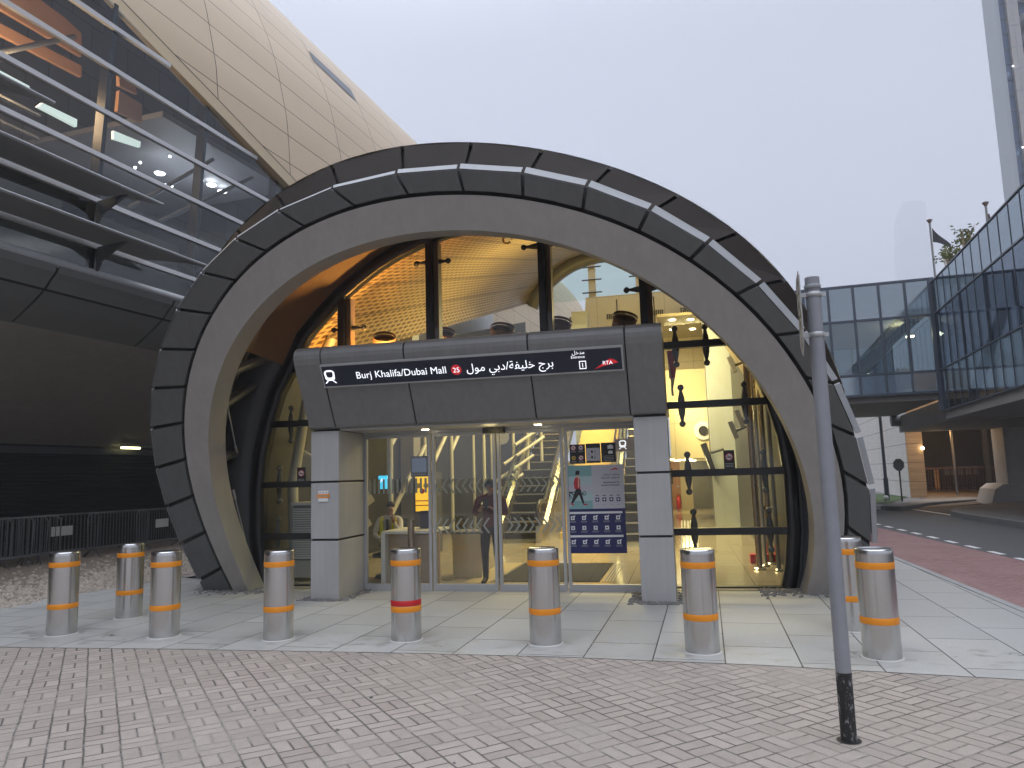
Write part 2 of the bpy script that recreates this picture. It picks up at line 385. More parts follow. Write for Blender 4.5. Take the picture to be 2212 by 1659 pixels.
mat('ramp_asphalt', (.12, .095, .075), .8, var=.12)
mat('kerb_stone', (.33, .33, .32), .8, var=.15, scale=4); mat('kerb_black', (.02, .02, .02), .7); mat('kerb_grey', (.2, .195, .185), .85, var=.12)
mat('island_conc', (.145, .14, .132), .85, var=.12, scale=1.2)
mat('road_white', (.78, .78, .76), .7, var=.08, scale=6)

# ================================================================ the ground
def sheet(name, pts, z, m, fr=FF, th=0.):
    mb = MB()
    if th: mb.prism([(p[0], p[1], z - th) for p in pts], (0, 0, th))
    else: mb.quad(*[(p[0], p[1], z) for p in pts])
    return solo(mb, name, m, fr=fr, kind='structure')
sheet('ground', [(-900, -900), (900, -900), (900, 900), (-900, 900)], -.03, 'asphalt', WF)
edge = [(-14, -3.35), (-9, -3.22), (-5, -3.12), (-2.5, -2.98), (0, -2.9), (1.5, -2.9), (3.2, -3.0), (5.1, -3.24), (7, -3.6), (9.5, -4.2)]
sheet('brick_paving', [(-30, -3.4)] + [(-30, -22), (20, -22), (20, -4.2)] + edge[::-1], 0, 'brick_pavers')
sheet('concrete_pavement', edge[2:8] + [(6.24, -3.42), (6.24, -1.5), (6.24, 26), (4.3, 26), (4.3, 1.25), (-4.2, 1.25), (-6.2, 2.2), (-7.02, -.75), (-7.75, -3.0)], .004, 'slab_paving')
sheet('brick_strip', [(-8.4, -3.2), (-7.75, -3.0), (-7.02, -.75), (-6.2, 2.2), (-5.6, 4.6), (-5.95, 4.7), (-6.6, 2.3), (-7.45, -.7), (-8.2, -3.0)], .003, 'brick_pavers')
sheet('kerb_strip', [(6.24, -3.4), (6.34, -3.4), (6.34, 26), (6.24, 26)], .012, 'kerb_stone', th=.03)
sheet('red_path', [(6.34, -3.44), (8.25, -3.8), (8.1, 5), (7.7, 11.8), (7.2, 26), (6.34, 26)], .004, 'red_pavers')
sheet('road', [(8.25, -30), (60, -30), (60, 18), (70, 75), (2, 75), (7.2, 26), (7.7, 11.8), (8.1, 5), (8.25, -6)], -.006, 'asphalt')
mb = MB()
for k in range(24):
    v0 = -3.4 + 1.08 * k + .02 * k; u0 = 8.17 - .019 * (v0 - 4.8) - .004 * max(0, v0 - 6) ** 1.5
    mb.quad((u0, v0, .0), (u0 + .12, v0, 0), (u0 + .10, v0 + .56, 0), (u0 - .02, v0 + .56, 0))
solo(mb, 'road_edge_dashes', 'road_white', fr=FF, kind='structure')
sheet('road_give_way_line', [(10.87, 20.9), (11.02, 20.9), (11.14, 16.4), (10.98, 16.4)], .0, 'road_white')
# raised island on the right and the planted corner across the side road
isl = [(10.95, -20), (10.95, 12), (10.9, 15.2), (11.05, 16.6), (11.5, 17.6), (12.4, 19.2), (13.8, 21.0), (16, 22.4), (30, 24), (30, -20)]
sheet('traffic_island', isl, .15, 'island_conc', th=.2)
mb = MB()
for a, b in zip(isl[:8], isl[1:9]):
    d = (V3((b[0] - a[0], b[1] - a[1], 0))).normalized(); n = V3((-d.y, d.x, 0)) * .13
    mb.prism([(a[0], a[1], -.02), (b[0], b[1], -.02), (b[0] + n.x, b[1] + n.y, -.02), (a[0] + n.x, a[1] + n.y, -.02)], (0, 0, .175))
solo(mb, 'island_kerb', 'kerb_grey', fr=FF, kind='structure')
kl = [(9.0, 30), (9.72, 22.4), (9.95, 20.4), (10.35, 19.95), (10.9, 20.7), (12.2, 22.8), (15.2, 25.6), (19, 28.2)]
mb, m2 = MB(), MB()
for i, (a, b) in enumerate(zip(kl[:-1], kl[1:])):
    A, B = V3((*a, 0)), V3((*b, 0)); L_ = (B - A).length; k = max(1, round(L_ / .55)); d = (B - A) / k; n = V3((d.y, -d.x, 0)).normalized() * .16
    for j in range(k):
        p = A + d * j
        if i < 2: (mb if j % 2 else m2).prism([p + V3((0, 0, -.02)), p + d + V3((0, 0, -.02)), p + d - n + V3((0, 0, -.02)), p - n + V3((0, 0, -.02))], (0, 0, .16))
        else: mb.prism([p + V3((0, 0, -.02)), p + d + V3((0, 0, -.02)), p + d - n + V3((0, 0, -.02)), p - n + V3((0, 0, -.02))], (0, 0, .16)) 
solo(mb, 'kerb_dark_blocks', 'kerb_grey', fr=FF, kind='structure'); solo(m2, 'kerb_white_blocks', 'road_white', fr=FF, kind='structure')
sheet('planted_corner', [(8.9, 30), (9.75, 22.3), (10.0, 20.55), (10.35, 20.2), (10.9, 21.0), (12.2, 23.1), (15.2, 25.9), (15, 45), (6, 45)], .13, 'kerb_grey', th=.1)
solo(MB().quad((6, 44, .15), (8.9, 30, .15), (9.75, 23.2, .15), (10.6, 22.6, .15), (11.9, 25.8, .16), (13.0, 29, .16), (12, 44, .15)), 'grass', 'grass_green', 'strip of short green grass below the pale stone wall', 'grass', FF, kind='stuff')
solo(MB().quad((10.9, 20.5, .004), (19, 28, .06), (24, 36, .35), (18, 52, .45), (14, 40, .36), (13.6, 29, .2)), 'garage_ramp', 'ramp_asphalt', fr=FF, kind='structure')
# gravel below the station and the loose stones on it
sheet('gravel_bed', [(2.55, -9), (2.75, 0), (2.75, 7), (-5, 14), (-30, 14), (-30, -9)], .0, 'gravel_bed', SF)
def stones(n, fn, r0, r1, z=0.):
    mb = MB()
    for _ in range(n):
        x, y = fn(); r = random.uniform(r0, r1); q = random.uniform(0, 6.3); p = []
        for k in range(5):
            t = q + k * 1.257; p.append((x + r * math.cos(t) * random.uniform(.7, 1.2), y + r * math.sin(t) * random.uniform(.6, 1.), z))
        b = mb.add(p); e = mb.add([(x + (px - x) * .75, y + (py - y) * .75, z + r * random.uniform(.4, .75)) for px, py, _ in p]); tp = mb.add([(x, y, z + r * .9)])
        for k in range(5): j = (k + 1) % 5; mb.face((b + k, b + j, e + j, e + k)); mb.face((e + k, e + j, tp))
    return mb
solo(stones(5200, lambda: (2.6 - abs(random.gauss(0, 1.7)), random.uniform(-7, 6)), .018, .05), 'gravel', 'pebble', 'loose pale gravel spread between pavement and barriers', 'gravel', SF, kind='stuff')
def rimrect(u0, u1, v0, v1, w):
    def f():
        k = random.random()
        if k < .4: return random.uniform(u0, u1), v0 - random.uniform(0, w)
        if k < .7: return u0 - random.uniform(0, w), random.uniform(v0 - w, v1)
        return u1 + random.uniform(0, w), random.uniform(v0 - w, v1)
    return f
for nm, f, n, lb in (('left', rimrect(-2.54, -2.08, 0, .9, .13), 420, 'dark pebbles in a slot round the left pillar of the porch'), ('right', rimrect(2.08, 2.54, 0, .8, .16), 420, 'dark pebbles in a slot round the right pillar of the porch'),
                     ('la', lambda: (random.uniform(-4.75, -3.6), .75 + random.gauss(0, .16)), 360, 'dark pebbles at the left foot of the arch'), ('ra', lambda: (random.uniform(3.6, 4.75), .95 + random.gauss(0, .2)), 420, 'dark pebbles at the right foot of the arch')):
    solo(stones(n, f, .012, .03, .004), 'pebbles', 'pebble_dark', lb, 'pebbles', FF, kind='stuff')
# ================================================================ the leaning arch of the entrance
TL = .4; TF = math.sqrt(1 + TL * TL)
def arc(tab, deg=7):
    a = np.array([p[0] if p[0] > -60 else p[0] + 360 for p in tab], float); r = np.array([p[1] for p in tab])
    return np.poly1d(np.polyfit((a - 90) / 120, r, deg))
DOUT = arc([(-26, 5.5), (-22, 5.40), (208, 5.23), (206, 5.17), (199, 5.08), (192, 5.03), (184, 4.97), (176, 4.87), (168, 4.76), (161, 4.63), (152, 4.45), (144, 4.26), (134, 4.08), (125, 3.84), (112, 3.63), (97, 3.49), (85, 3.45), (71, 3.47), (58, 3.56), (46, 3.72), (34, 3.92), (24, 4.12), (13, 4.41), (5, 4.62), (0, 4.82), (-10, 5.06), (-16, 5.24)])
DIN = arc([(-27, 5.2), (-21, 5.05), (210, 4.81), (206, 4.71), (198, 4.59), (191, 4.52), (183, 4.45), (175, 4.37), (167, 4.27), (159, 4.14), (152, 3.97), (142, 3.80), (132, 3.65), (122, 3.51), (109, 3.35), (97, 3.24), (84, 3.18), (70, 3.2), (56, 3.33), (45, 3.49), (34, 3.68), (23, 3.91), (15, 4.13), (5, 4.41), (-2, 4.63), (-8, 4.78), (-15, 4.92)])
LIN = arc([(211, 4.51), (202, 4.31), (191, 4.13), (185, 4.04), (177, 3.94), (172, 3.87), (164, 3.74), (156, 3.56), (146, 3.37), (133, 3.16), (113, 2.87), (102, 2.78), (82, 2.71), (65, 2.76), (51, 2.91), (38, 3.09), (27, 3.31), (16, 3.57), (4, 3.91), (-5, 4.2), (-11, 4.4), (-17, 4.53), (-28, 4.87)])
ROOF = arc([(-24, 5.62), (-15, 5.36), (-5, 5.02), (7, 4.77), (22, 4.66), (30, 4.53), (40, 4.37), (49, 4.24), (61, 4.06), (74, 4.0), (88, 4.04), (100, 4.16), (106, 4.22), (112, 4.3), (122, 4.47), (130, 4.54), (135, 4.57), (150, 4.72), (170, 4.95), (190, 5.1), (208, 5.3)])
def ev(c, a): return float(c((a - 90) / 120))
def T(a, r, d=0.):
    """polar point of the leaning arch plane, d metres behind it"""
    z = (2.4 + r * math.sin(R(a))) / TF
    return V3((-.1 + r * math.cos(R(a)), .7 - TL * z + d / TF, z + d * TL / TF))
def TR(a, r, v0=1.4):
    z = (2.4 + r * math.sin(R(a))) / TF
    return V3((-.1 + r * math.cos(R(a)), v0 - TL * z, z))
def rng_(a, b, n): return [a + (b - a) * k / (n - 1) for k in range(n)]
def below(pts_fn, a, b, n=64): return rng_(a, b, n)
can = thing('entrance_canopy', 'leaning shell-shaped arch of grey cladding over the station entrance', 'canopy', FF, (0, .7, 0))
AA = rng_(-31, 213, 92)
part(MB().sharp([[T(a, ev(LIN, a)), T(a, ev(DIN, a) - .05), T(a, ev(DIN, a) - .05, .3), T(a, ev(DIN, a) - .05, .3) + V3((0, .05, 0)), T(a, ev(LIN, a)) + V3((0, .42, .06))] for a in AA]), 'arch_band', 'arch_grey', can)
# dark joint channel between the band and the cladding ring
part(MB().loft([[T(a, ev(DIN, a) - .06, .05), T(a, ev(DOUT, a) - .01, .05), T(a, ev(DOUT, a) - .01, .14), T(a, ev(DIN, a) - .06, .14)] for a in AA], smooth=True), 'joint_backing', 'rubber_black', can)
J_OUT = [-27, -18.5, -10.2, -2.7, 5.6, 14.5, 24.4, 35, 46.4, 58.8, 71.6, 85, 98.3, 112.4, 124.5, 134.9, 144.5, 153.2, 161.5, 169.1, 176.5, 183.8, 191, 198.1, 205.3, 213]
J_IN = [-25.4, -16.9, -8.4, -1.0, 7, 15.2, 24.5, 34.6, 45.5, 57.4, 70.5, 84, 97, 109.8, 122.4, 132.8, 142.3, 151.3, 159.8, 167.8, 175.3, 182.7, 190.2, 197.7, 205.3, 213]
def facet(i, g=.34):
    o0, o1, i0, i1 = J_OUT[i] + g, J_OUT[i + 1] - g, J_IN[i] + g, J_IN[i + 1] - g
    return o0, o1, i0, i1
for i in range(len(J_OUT) - 1):
    o0, o1, i0, i1 = facet(i)
    q = [T(i0, ev(DIN, i0)), T((i0 + i1) / 2, ev(DIN, (i0 + i1) / 2)), T(i1, ev(DIN, i1)), T(o1, ev(DOUT, o1)), T(o0, ev(DOUT, o0))]
    part(MB().prism([p + V3((0, .0, 0)) for p in q], T(0, 1, .06) - T(0, 1)), 'cladding_panel', 'clad_dark', can, bevel=.008)
    # brighter metal lip that trims each outer edge
    w = (.022 + .055 * max(0, math.sin(R(min(90, max(0, 120 - (o0 + o1) / 2)))))) if o0 < 120 else .03
    if o0 < 200:
        q = [T(o0, ev(DOUT, o0) + .012, .0), T(o1, ev(DOUT, o1) + .012, .0), T(o1, ev(DOUT, o1) + .012 + w, .06), T(o0, ev(DOUT, o0) + .012 + w, .06)]
        part(MB().prism(q, T(0, 1, .03) - T(0, 1)), 'edge_lip', 'lip_metal', can)
    # panels of the roof edge behind the ring
    if J_OUT[i] > -12 and J_OUT[i + 1] < 190:
        f = lambda a, k: T(a, ev(DOUT, a) - .12, .2) if k == 0 else TR(a, ev(ROOF, a))
        part(MB().prism([f(o0, 0), f(o1, 0), f(o1, 1), f(o0, 1)], (0, .05, .02)), 'roof_edge_panel', 'roof_brown', can)
def rb(a, k): return (T(a, ev(DOUT, a) - .14, .24) if k == 0 else TR(a, ev(ROOF, a) - .015, 1.45)) + V3((0, .03, .0))
part(MB().loft([[rb(a, 0) for a in rng_(-12, 190, 70)], [rb(a, 1) for a in rng_(-12, 190, 70)]], closed=False), 'roof_edge_backing', 'rubber_black', can)
# outer roof skin running back and up over the escalators
RA = rng_(-24, 210, 70)
def rp(a, k):
    p = TR(a, ev(ROOF, a) + (.0, .035, .10, .3)[min(k, 3)]); dv = (0, .35, 1.0, 9, 22)[k]
    return p + V3((0, dv, .28 * dv))
part(MB().loft([[rp(a, k) for a in RA] for k in range(5)], closed=False), 'roof_skin', 'roof_pale', can)
# glass line arch
GA = [(0, 3.93), (.3, 4.0), (.8, 4.06), (1.55, 4.07), (2.1, 4.02), (2.6, 3.90), (3.1, 3.74), (3.5, 3.52), (4.0, 3.28), (4.32, 2.98), (4.63, 2.65), (4.86, 2.35), (5.1, 1.98), (5.28, 1.62), (5.42, 1.24), (5.52, .85), (5.58, .42), (5.6, 0)]
ARCH = [V3((x, 0, z)) for z, x in GA] + [V3((-x, 0, z)) for z, x in GA[-2::-1]]        # right foot over the top to the left foot
def off(k, d):
    p0, p1 = ARCH[max(0, k - 1)], ARCH[min(len(ARCH) - 1, k + 1)]; t = (p1 - p0).normalized(); n = V3((t.z, 0, -t.x))
    return ARCH[k] + n * d
NA = len(ARCH); RISE = .28; VEND = 21.5
# brown hood lining between the arch band and the glass line (upper part), dark side ribs below it
def hood(k):
    p = off(k, .22); a = math.degrees(math.atan2(p.z * TF - 2.4, p.x + .1)); return a if a > -90 else a + 360
hk = [k for k in range(NA) if ARCH[k].z > 3.3]
part(MB().loft([[T(hood(k), ev(LIN, hood(k)) + .05, .0) + V3((0, .44, .07)) for k in hk], [off(k, .42) + V3((0, .6, .02)) for k in hk], [off(k, .2) + V3((0, 1.22, 0)) for k in hk]], closed=False), 'hood_lining', 'bronze_lining', can)
for sg in (0, 1):
    ks = [k for k in range(NA) if ARCH[k].z < 3.75 and (k < NA / 2) == (sg == 0)]
    part(MB().loft([[off(k, .13) + V3((0, 1.28, 0)), off(k, .55 + .05 * ARCH[k].z) + V3((0, 1.0, 0)), off(k, .6 + .05 * ARCH[k].z) + V3((0, 1.1, 0)), off(k, .15) + V3((0, 1.5, 0))] for k in ks], smooth=True), 'side_rib', 'steel_dark', can)
    s = 1 if sg == 0 else -1
    for z, dz in ((.42, .12), (1.95, .28), (2.75, .3), (3.35, .28)):
        a = math.degrees(math.asin(max(-.6, min(.95, (z * TF - 2.4) / 4.4)))); a = a if s > 0 else 180 - a
        q = T(a, ev(LIN, a) + .12, .1) + V3((0, .2, 0)); k = min(ks, key=lambda k: abs(ARCH[k].z - z - dz)); e = off(k, .45) + V3((0, 1.1, 0))
        part(MB().tube([q, e], .075 if z > .5 else .09, 12), 'strut', 'steel_grey' if z < .5 else 'steel_dark', can)
    for (z0, z1) in ((3.0, 1.95), (.35, 1.75)):
        a = math.degrees(math.asin((z0 * TF - 2.4) / 4.4)); a = a if s > 0 else 180 - a
        k = min(ks, key=lambda k: abs(ARCH[k].z - z1)); p0 = T(a, ev(LIN, a) + .05, .1) + V3((0, .3, 0)); p1 = off(k, .36) + V3((0, .98, 0))
        part(MB().tube([p0, p0.lerp(p1, .86), p0.lerp(p1, .88), p1], [.011, .011, .022, .022], 8), 'tie_rod', 'aluminium', can)

# ================================================================ glazed screen with its black frame and point fittings
GV = 1.25
scr = thing('glass_screen', 'arched glass wall in a black frame with point fittings behind the arch', 'glass wall', FF, (0, GV, 0))
part(MB().loft([[off(k, -.0) + V3((0, GV - .06, 0)), off(k, .17) + V3((0, GV - .06, 0)), off(k, .17) + V3((0, GV + .16, 0)), off(k, 0) + V3((0, GV + .16, 0))] for k in range(NA)]), 'arch_frame', 'frame_black', scr)
part(MB().loft([[off(k, .17) + V3((0, GV - .035, 0)), off(k, .22) + V3((0, GV - .035, 0)), off(k, .22) + V3((0, GV + .06, 0)), off(k, .17) + V3((0, GV + .06, 0))] for k in range(NA)]), 'frame_bead', 'steel_dark', scr)
def halfw(z): return float(np.interp(z, [g[0] for g in GA], [g[1] for g in GA]))
def topz(u): return float(np.interp(abs(u), [g[1] for g in GA[:3:-1]], [g[0] for g in GA[:3:-1]]))
MUL = (-2.65, -1.12, .72, 2.25)
for u in MUL:
    part(MB().box(u - .055, u + .055, GV - .05, GV + .05, 3.5, topz(u) + .02), 'mullion', 'frame_black', scr)
    part(MB().box(u + .0, u + .13, GV + .05, GV + .22, 3.5, topz(u) + .02), 'mullion_fin', 'bronze_lining', scr)
TR = (.79, 1.62, 2.61, 3.5)
for z in TR:
    for s in (1, -1):
        a, b = sorted((s * 2.3, s * (halfw(z) + .02)))
        part(MB().box(a, b, GV - .05, GV + .06, z - .05, z + .05), 'transom', 'frame_black', scr)
part(MB().box(-4.0, -2.1, GV - .05, GV + .1, -.05, .03), 'sill', 'frame_black', scr); part(MB().box(2.1, 4.0, GV - .05, GV + .1, -.05, .03), 'sill', 'frame_black', scr)
def clip(poly, ax, lim, sg):
    o = []
    for i, p in enumerate(poly):
        q = poly[(i + 1) % len(poly)]; a, b = (p[ax] - lim) * sg, (q[ax] - lim) * sg
        if a >= 0: o.append(p)
        if (a > 0) != (b > 0) and a != b: o.append(p.lerp(q, a / (a - b)))
    return o
def pane(u0, u1, z0, z1, m='glass_clear'):
    q = [V3((p.x, GV, p.z)) for p in ARCH]
    for ax, l, s in ((0, u0, 1), (0, u1, -1), (2, z0, 1), (2, z1, -1)): q = clip(q, ax, l, s)
    if len(q) > 2: part(MB().quad(*q), 'pane', m, scr)
us = [-4.1] + list(MUL) + [4.1]
for a, b in zip(us, us[1:]): pane(a, b, 3.55, 6)
for a, b in zip((0.03,) + TR, TR):
    pane(2.2, 4.1, a, b - .05); pane(-4.1, -2.2, a, b - .05)
def fitting(p, ax, ln=.27):
    mb = MB(); p = V3(p); d = V3((1, 0, 0)) if ax == 0 else V3((0, 0, 1))
    for s in (1, -1):
        mb.tube([p + d * s * .03, p + d * s * ln * .45, p + d * s * ln * .8, p + d * s * ln], [.055, .045, .022, .028], 8)
        mb.ball(p + d * s * ln, .048)
        mb.tube([p + d * s * ln, p + d * s * ln + V3((0, -.07, 0))], .02, 8)
    part(mb, 'glass_fitting', 'steel_dark', scr)
for u, z in ((-2.6, 4.15), (-1.13, 5.15), (.67, 5.25), (2.25, 4.42)): fitting((u + .02, GV + .12, z), 0)
for z, l in ((3.5, (2.68, 3.12)), (2.61, (2.72, 3.62)), (1.62, (2.76, 3.82)), (.79, (2.80, 3.84))):
    for u in l: fitting((u, GV + .12, z), 2); fitting((-u - (.0 if u < 3 else 0), GV + .12, z), 2)

# ================================================================ porch (portal) with pillars and leaning fascia
por = thing('entrance_porch', 'grey metal-clad porch with two pillars and a leaning fascia round the doors', 'porch', FF, (0, 0, 0))
def prof(n=6):
    p = [(.9, 2.40), (.02, 2.40)]
    p += [(-.04 + .06 * math.sin(t) - .0, 2.46 - .06 * math.cos(t)) for t in [-math.pi / 2 * k / 5 for k in range(1, 6)]][:0]
    p += [(-.045, 2.405), (-.075, 2.425), (-.10, 2.47)]
    p += [(-.52, 3.26), (-.545, 3.34), (-.55, 3.40), (-.53, 3.455), (-.49, 3.495), (-.43, 3.52), (-.35, 3.53), (.9, 3.53)]
    return p
for u0, u1, nm in ((-2.52, -2.125, 'end'), (-2.105, -.905, ''), (-.885, .80, ''), (.82, 2.05, ''), (2.07, 2.52, 'end')):
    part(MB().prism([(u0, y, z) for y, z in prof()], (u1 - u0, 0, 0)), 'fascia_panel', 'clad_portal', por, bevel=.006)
part(MB().prism([(-2.5, y + .02, z - .012 if z > 3 else z + .012) for y, z in prof()], (5.0, 0, 0)), 'joint_backing', 'rubber_black', por)
for u0, u1 in ((-2.53, -2.1), (2.085, 2.52)):
    part(MB().box(u0 + .015, u1 - .015, .015, .92, 0, 2.39), 'pillar_core', 'rubber_black', por)
    for z0, z1 in ((0, .815), (.845, 1.63), (1.66, 2.37)):
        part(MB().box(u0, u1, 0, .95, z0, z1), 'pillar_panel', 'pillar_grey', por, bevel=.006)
part(MB().box(-2.1, 2.085, .05, .84, 2.375, 2.398), 'soffit', 'aluminium', por)
for u in (-.95, .75): part(MB().box(u - .10, u, .58, .62, 2.366, 2.374), 'soffit_glint', 'glow_warm', por)  # small glowing bars added to stand for reflections on the soffit
part(MB().box(-.16, .16, .72, .84, 2.29, 2.372), 'door_sensor', 'plastic_black', por)
# the sign on the fascia
ex = V3((1, 0, 0)); ez = V3((0, -.425, .80)).normalized(); en = ex.cross(ez)     # en points out of the sign towards the street
SO = V3((0, -.355, 2.965)) + en * .0
sgn = thing('entrance_sign', 'long navy sign with white English and Arabic lettering on the porch fascia', 'sign', FF, SO)
def SP(u, h, d=0.): return SO + ex * u + ez * h + en * d
def sbox(u0, u1, h0, h1, d0, d1): return MB().prism([SP(u0, h0, d0), SP(u1, h0, d0), SP(u1, h1, d0), SP(u0, h1, d0)], en * (d1 - d0))
part(sbox(-2.12, 2.03, 0, .335, 0, .045), 'sign_case', 'aluminium', sgn); part(sbox(-2.1, 2.01, .022, .313, .0451, .048), 'sign_panel', 'sign_navy', sgn)
def st(body, u, h, wd, mt, al='LEFT', d=.0492, bold=0.):
    mb = MB(); text(mb, body, SP(u, h, d), ex, ez, width=wd, align=al, bold=0); part(mb, 'lettering', mt, sgn)
st('Burj Khalifa/Dubai Mall', -1.605, .112, 1.285, 'sign_white', bold=.006)
st(arabic('برج خليفة/دبي مول'), -.035, .112, 1.165, 'sign_white', bold=.006)
part(MB().disc(SP(-.178, .15, .0486), .072, ex, ez, 28), 'number_disc', 'sign_red', sgn); st('25', -.178, .115, .088, 'sign_white', 'CENTER', .0497, .004)
st(arabic('مدخل'), 1.545, .258, .16, 'sign_white', 'RIGHT'); st('Entrance', 1.545, .205, .175, 'sign_white', 'RIGHT', bold=.006)
mb = MB()
for a in ((1.465, 1.475, .055, .165), (1.545, 1.555, .055, .165), (1.475, 1.545, .055, .066), (1.475, 1.545, .154, .165)): mb.quad(SP(a[0], a[2], .049), SP(a[1], a[2], .049), SP(a[1], a[3], .049), SP(a[0], a[3], .049))
text(mb, '1', SP(1.508, .077, .049), ex, ez, size=.085, bold=.005); part(mb, 'number_box', 'sign_white', sgn)
mb = MB(); mb.quad(SP(1.655, .04, .0488), SP(1.76, .075, .0488), SP(1.965, .118, .0488), SP(1.915, .158, .0488), SP(1.86, .175, .0488), SP(1.80, .14, .0488), SP(1.72, .085, .0488)); part(mb, 'logo_swoosh', 'sign_red', sgn)
st('RTA', 1.83, .098, .125, 'sign_white', 'CENTER', .0497, .01)
def train(P, s, mb):
    """front view of a train on rails, drawn in a unit square through the mapper P"""
    o = [(-.38, .3), (-.42, .8), (-.3, .95), (-.12, 1.0), (.12, 1.0), (.3, .95), (.42, .8), (.38, .3), (.2, .16), (-.2, .16)]
    i = [(-.24, .5), (-.28, .78), (-.2, .86), (.2, .86), (.28, .78), (.24, .5), (.12, .4), (-.12, .4)]
    b = mb.add([P(x * s, y * s) for x, y in o]); e = mb.add([P(x * s, y * s) for x, y in i]); n, m_ = len(o), len(i)
    mp = [0, 1, 2, 2, 3, 3, 4, 5, 6, 7]
    for k in range(n):
        j = (k + 1) % n; q = [b + k, b + j, e + mp[j]] + ([e + mp[k]] if mp[k] != mp[j] else []); mb.face(q)
    mb.quad(*[P(x * s, y * s) for x, y in ((-.28, .16), (-.14, .16), (-.36, -.05), (-.48, -.05))]); mb.quad(*[P(x * s, y * s) for x, y in ((.28, .16), (.14, .16), (.36, -.05), (.48, -.05))])
mb = MB(); train(lambda x, y: SP(-2.0 + x, .075 + y, .049), .185, mb); part(mb, 'train_symbol', 'sign_white', sgn)

# ================================================================ doors
DV = .9
def leaf(nm, lb, u0, u1, cat):
    t = thing(nm, lb, cat, FF, ((u0 + u1) / 2, DV, 0))
    f = .045
    mb = MB().box(u0, u0 + f, DV - .03, DV + .03, 0, 2.33).box(u1 - f, u1, DV - .03, DV + .03, 0, 2.33).box(u0 + f, u1 - f, DV - .03, DV + .03, .0, .10).box(u0 + f, u1 - f, DV - .03, DV + .03, 2.28, 2.33)
    part(mb, 'door_frame', 'aluminium', t, bevel=.004)
    part(MB().quad((u0 + f, DV, .1), (u1 - f, DV, .1), (u1 - f, DV, 2.28), (u0 + f, DV, 2.28)), 'glass', 'glass_door', t)
    return t
dl0 = leaf('fixed_door_panel', 'fixed glass panel left of the sliding doors, striped band across it', -2.1, -1.02, 'glass panel')
dl1 = leaf('sliding_door', 'left sliding glass door leaf with frosted chevrons pointing left', -1.0, -.012, 'sliding door')
dl2 = leaf('sliding_door', 'right sliding glass door leaf with frosted chevrons pointing right', .012, 1.0, 'sliding door')
dl3 = leaf('fixed_door_panel', 'fixed glass panel right of the sliding doors, covered with notices', 1.02, 2.085, 'glass panel')
mb = MB(); 
for k in range(13): mb.quad((-2.03 + k * .075, DV - .006, 1.44), (-1.995 + k * .075, DV - .006, 1.44), (-1.995 + k * .075, DV - .006, 1.66), (-2.03 + k * .075, DV - .006, 1.66))
part(mb, 'frosted_band', 'frost', dl0)
for t, s, uu in ((dl1, -1, -.12), (dl2, 1, .12)):
    for z in (1.53, .94):
        mb = MB()
        for k in range(8):
            c = uu + s * k * .105; h = .11
            mb.quad((c, DV - .006, z - h), (c + s * .035, DV - .006, z - h), (c + s * .115, DV - .006, z), (c + s * .08, DV - .006, z)); mb.quad((c, DV - .006, z + h), (c + s * .035, DV - .006, z + h), (c + s * .115, DV - .006, z), (c + s * .08, DV - .006, z))
        part(mb, 'frosted_chevrons', 'frost', t)
solo(MB().box(-2.1, 2.085, DV - .06, DV + .06, 2.335, 2.40), 'door_header', 'aluminium', 'metal header rail above the sliding doors', 'door rail', FF, (0, DV, 2.335))
# ---- notices stuck to the glass of the right panel
def decal(t, u0, u1, z0, z1, m, d=.0, nm='print'):
    part(MB().quad((u0, DV - .012 - d, z0), (u1, DV - .012 - d, z0), (u1, DV - .012 - d, z1), (u0, DV - .012 - d, z1)), nm, m, t)
X1, Z1 = V3((1, 0, 0)), V3((0, 0, 1))
def board(nm, lb, u0, u1, z0, z1, m):
    t = thing(nm, lb, 'notice', FF, ((u0 + u1) / 2, DV, z0)); part(MB().box(u0, u1, DV - .011, DV - .003, z0, z1), 'sheet', m, t); return t
n1 = board('notice', 'black notice with four round prohibition symbols on the door glass', 1.10, 1.325, 1.80, 2.08, 'decal_black')
for (u, z, mt, sl) in ((1.155, 2.03, 'decal_white', 1), (1.262, 2.03, 'decal_white', 0), (1.155, 1.885, 'decal_yellow', 0), (1.262, 1.885, 'decal_white', 1)):
    part(MB().disc((u, DV - .0125, z), .037, X1, Z1), 'symbol_disc', mt, n1)
    mb = MB().disc((u, DV - .0145, z), .037, X1, Z1, 20, .030)
    if sl: mb.quad((u - .024, DV - .0145, z + .018), (u - .018, DV - .0145, z + .024), (u + .024, DV - .0145, z - .018), (u + .018, DV - .0145, z - .024))
    part(mb, 'ring', 'decal_red' if mt == 'decal_white' else 'decal_black', n1)
    part(MB().quad((u - .018, DV - .0135, z - .006), (u + .012, DV - .0135, z - .010), (u + .02, DV - .0135, z + .004), (u - .004, DV - .0135, z + .012)), 'pictogram', 'decal_black', n1)
    mb = MB(); [mb.quad((u - .034, DV - .0125, z - .05 - k * .012), (u + .034, DV - .0125, z - .05 - k * .012), (u + .034, DV - .0125, z - .044 - k * .012), (u - .034, DV - .0125, z - .044 - k * .012)) for k in range(2)]; part(mb, 'small_print', 'decal_grey', n1)
n2 = board('notice', 'grey and black notice with small maps, middle of the three on the glass', 1.335, 1.545, 1.805, 2.085, 'decal_black')
decal(n2, 1.343, 1.537, 1.835, 2.02, 'decal_lilac'); decal(n2, 1.41, 1.435, 1.95, 1.985, 'decal_black', .002); decal(n2, 1.45, 1.475, 1.945, 1.985, 'decal_grey', .002); decal(n2, 1.41, 1.435, 1.87, 1.905, 'decal_black', .002); decal(n2, 1.45, 1.475, 1.865, 1.905, 'decal_grey', .002); decal(n2, 1.36, 1.525, 1.925, 1.928, 'decal_grey', .002)
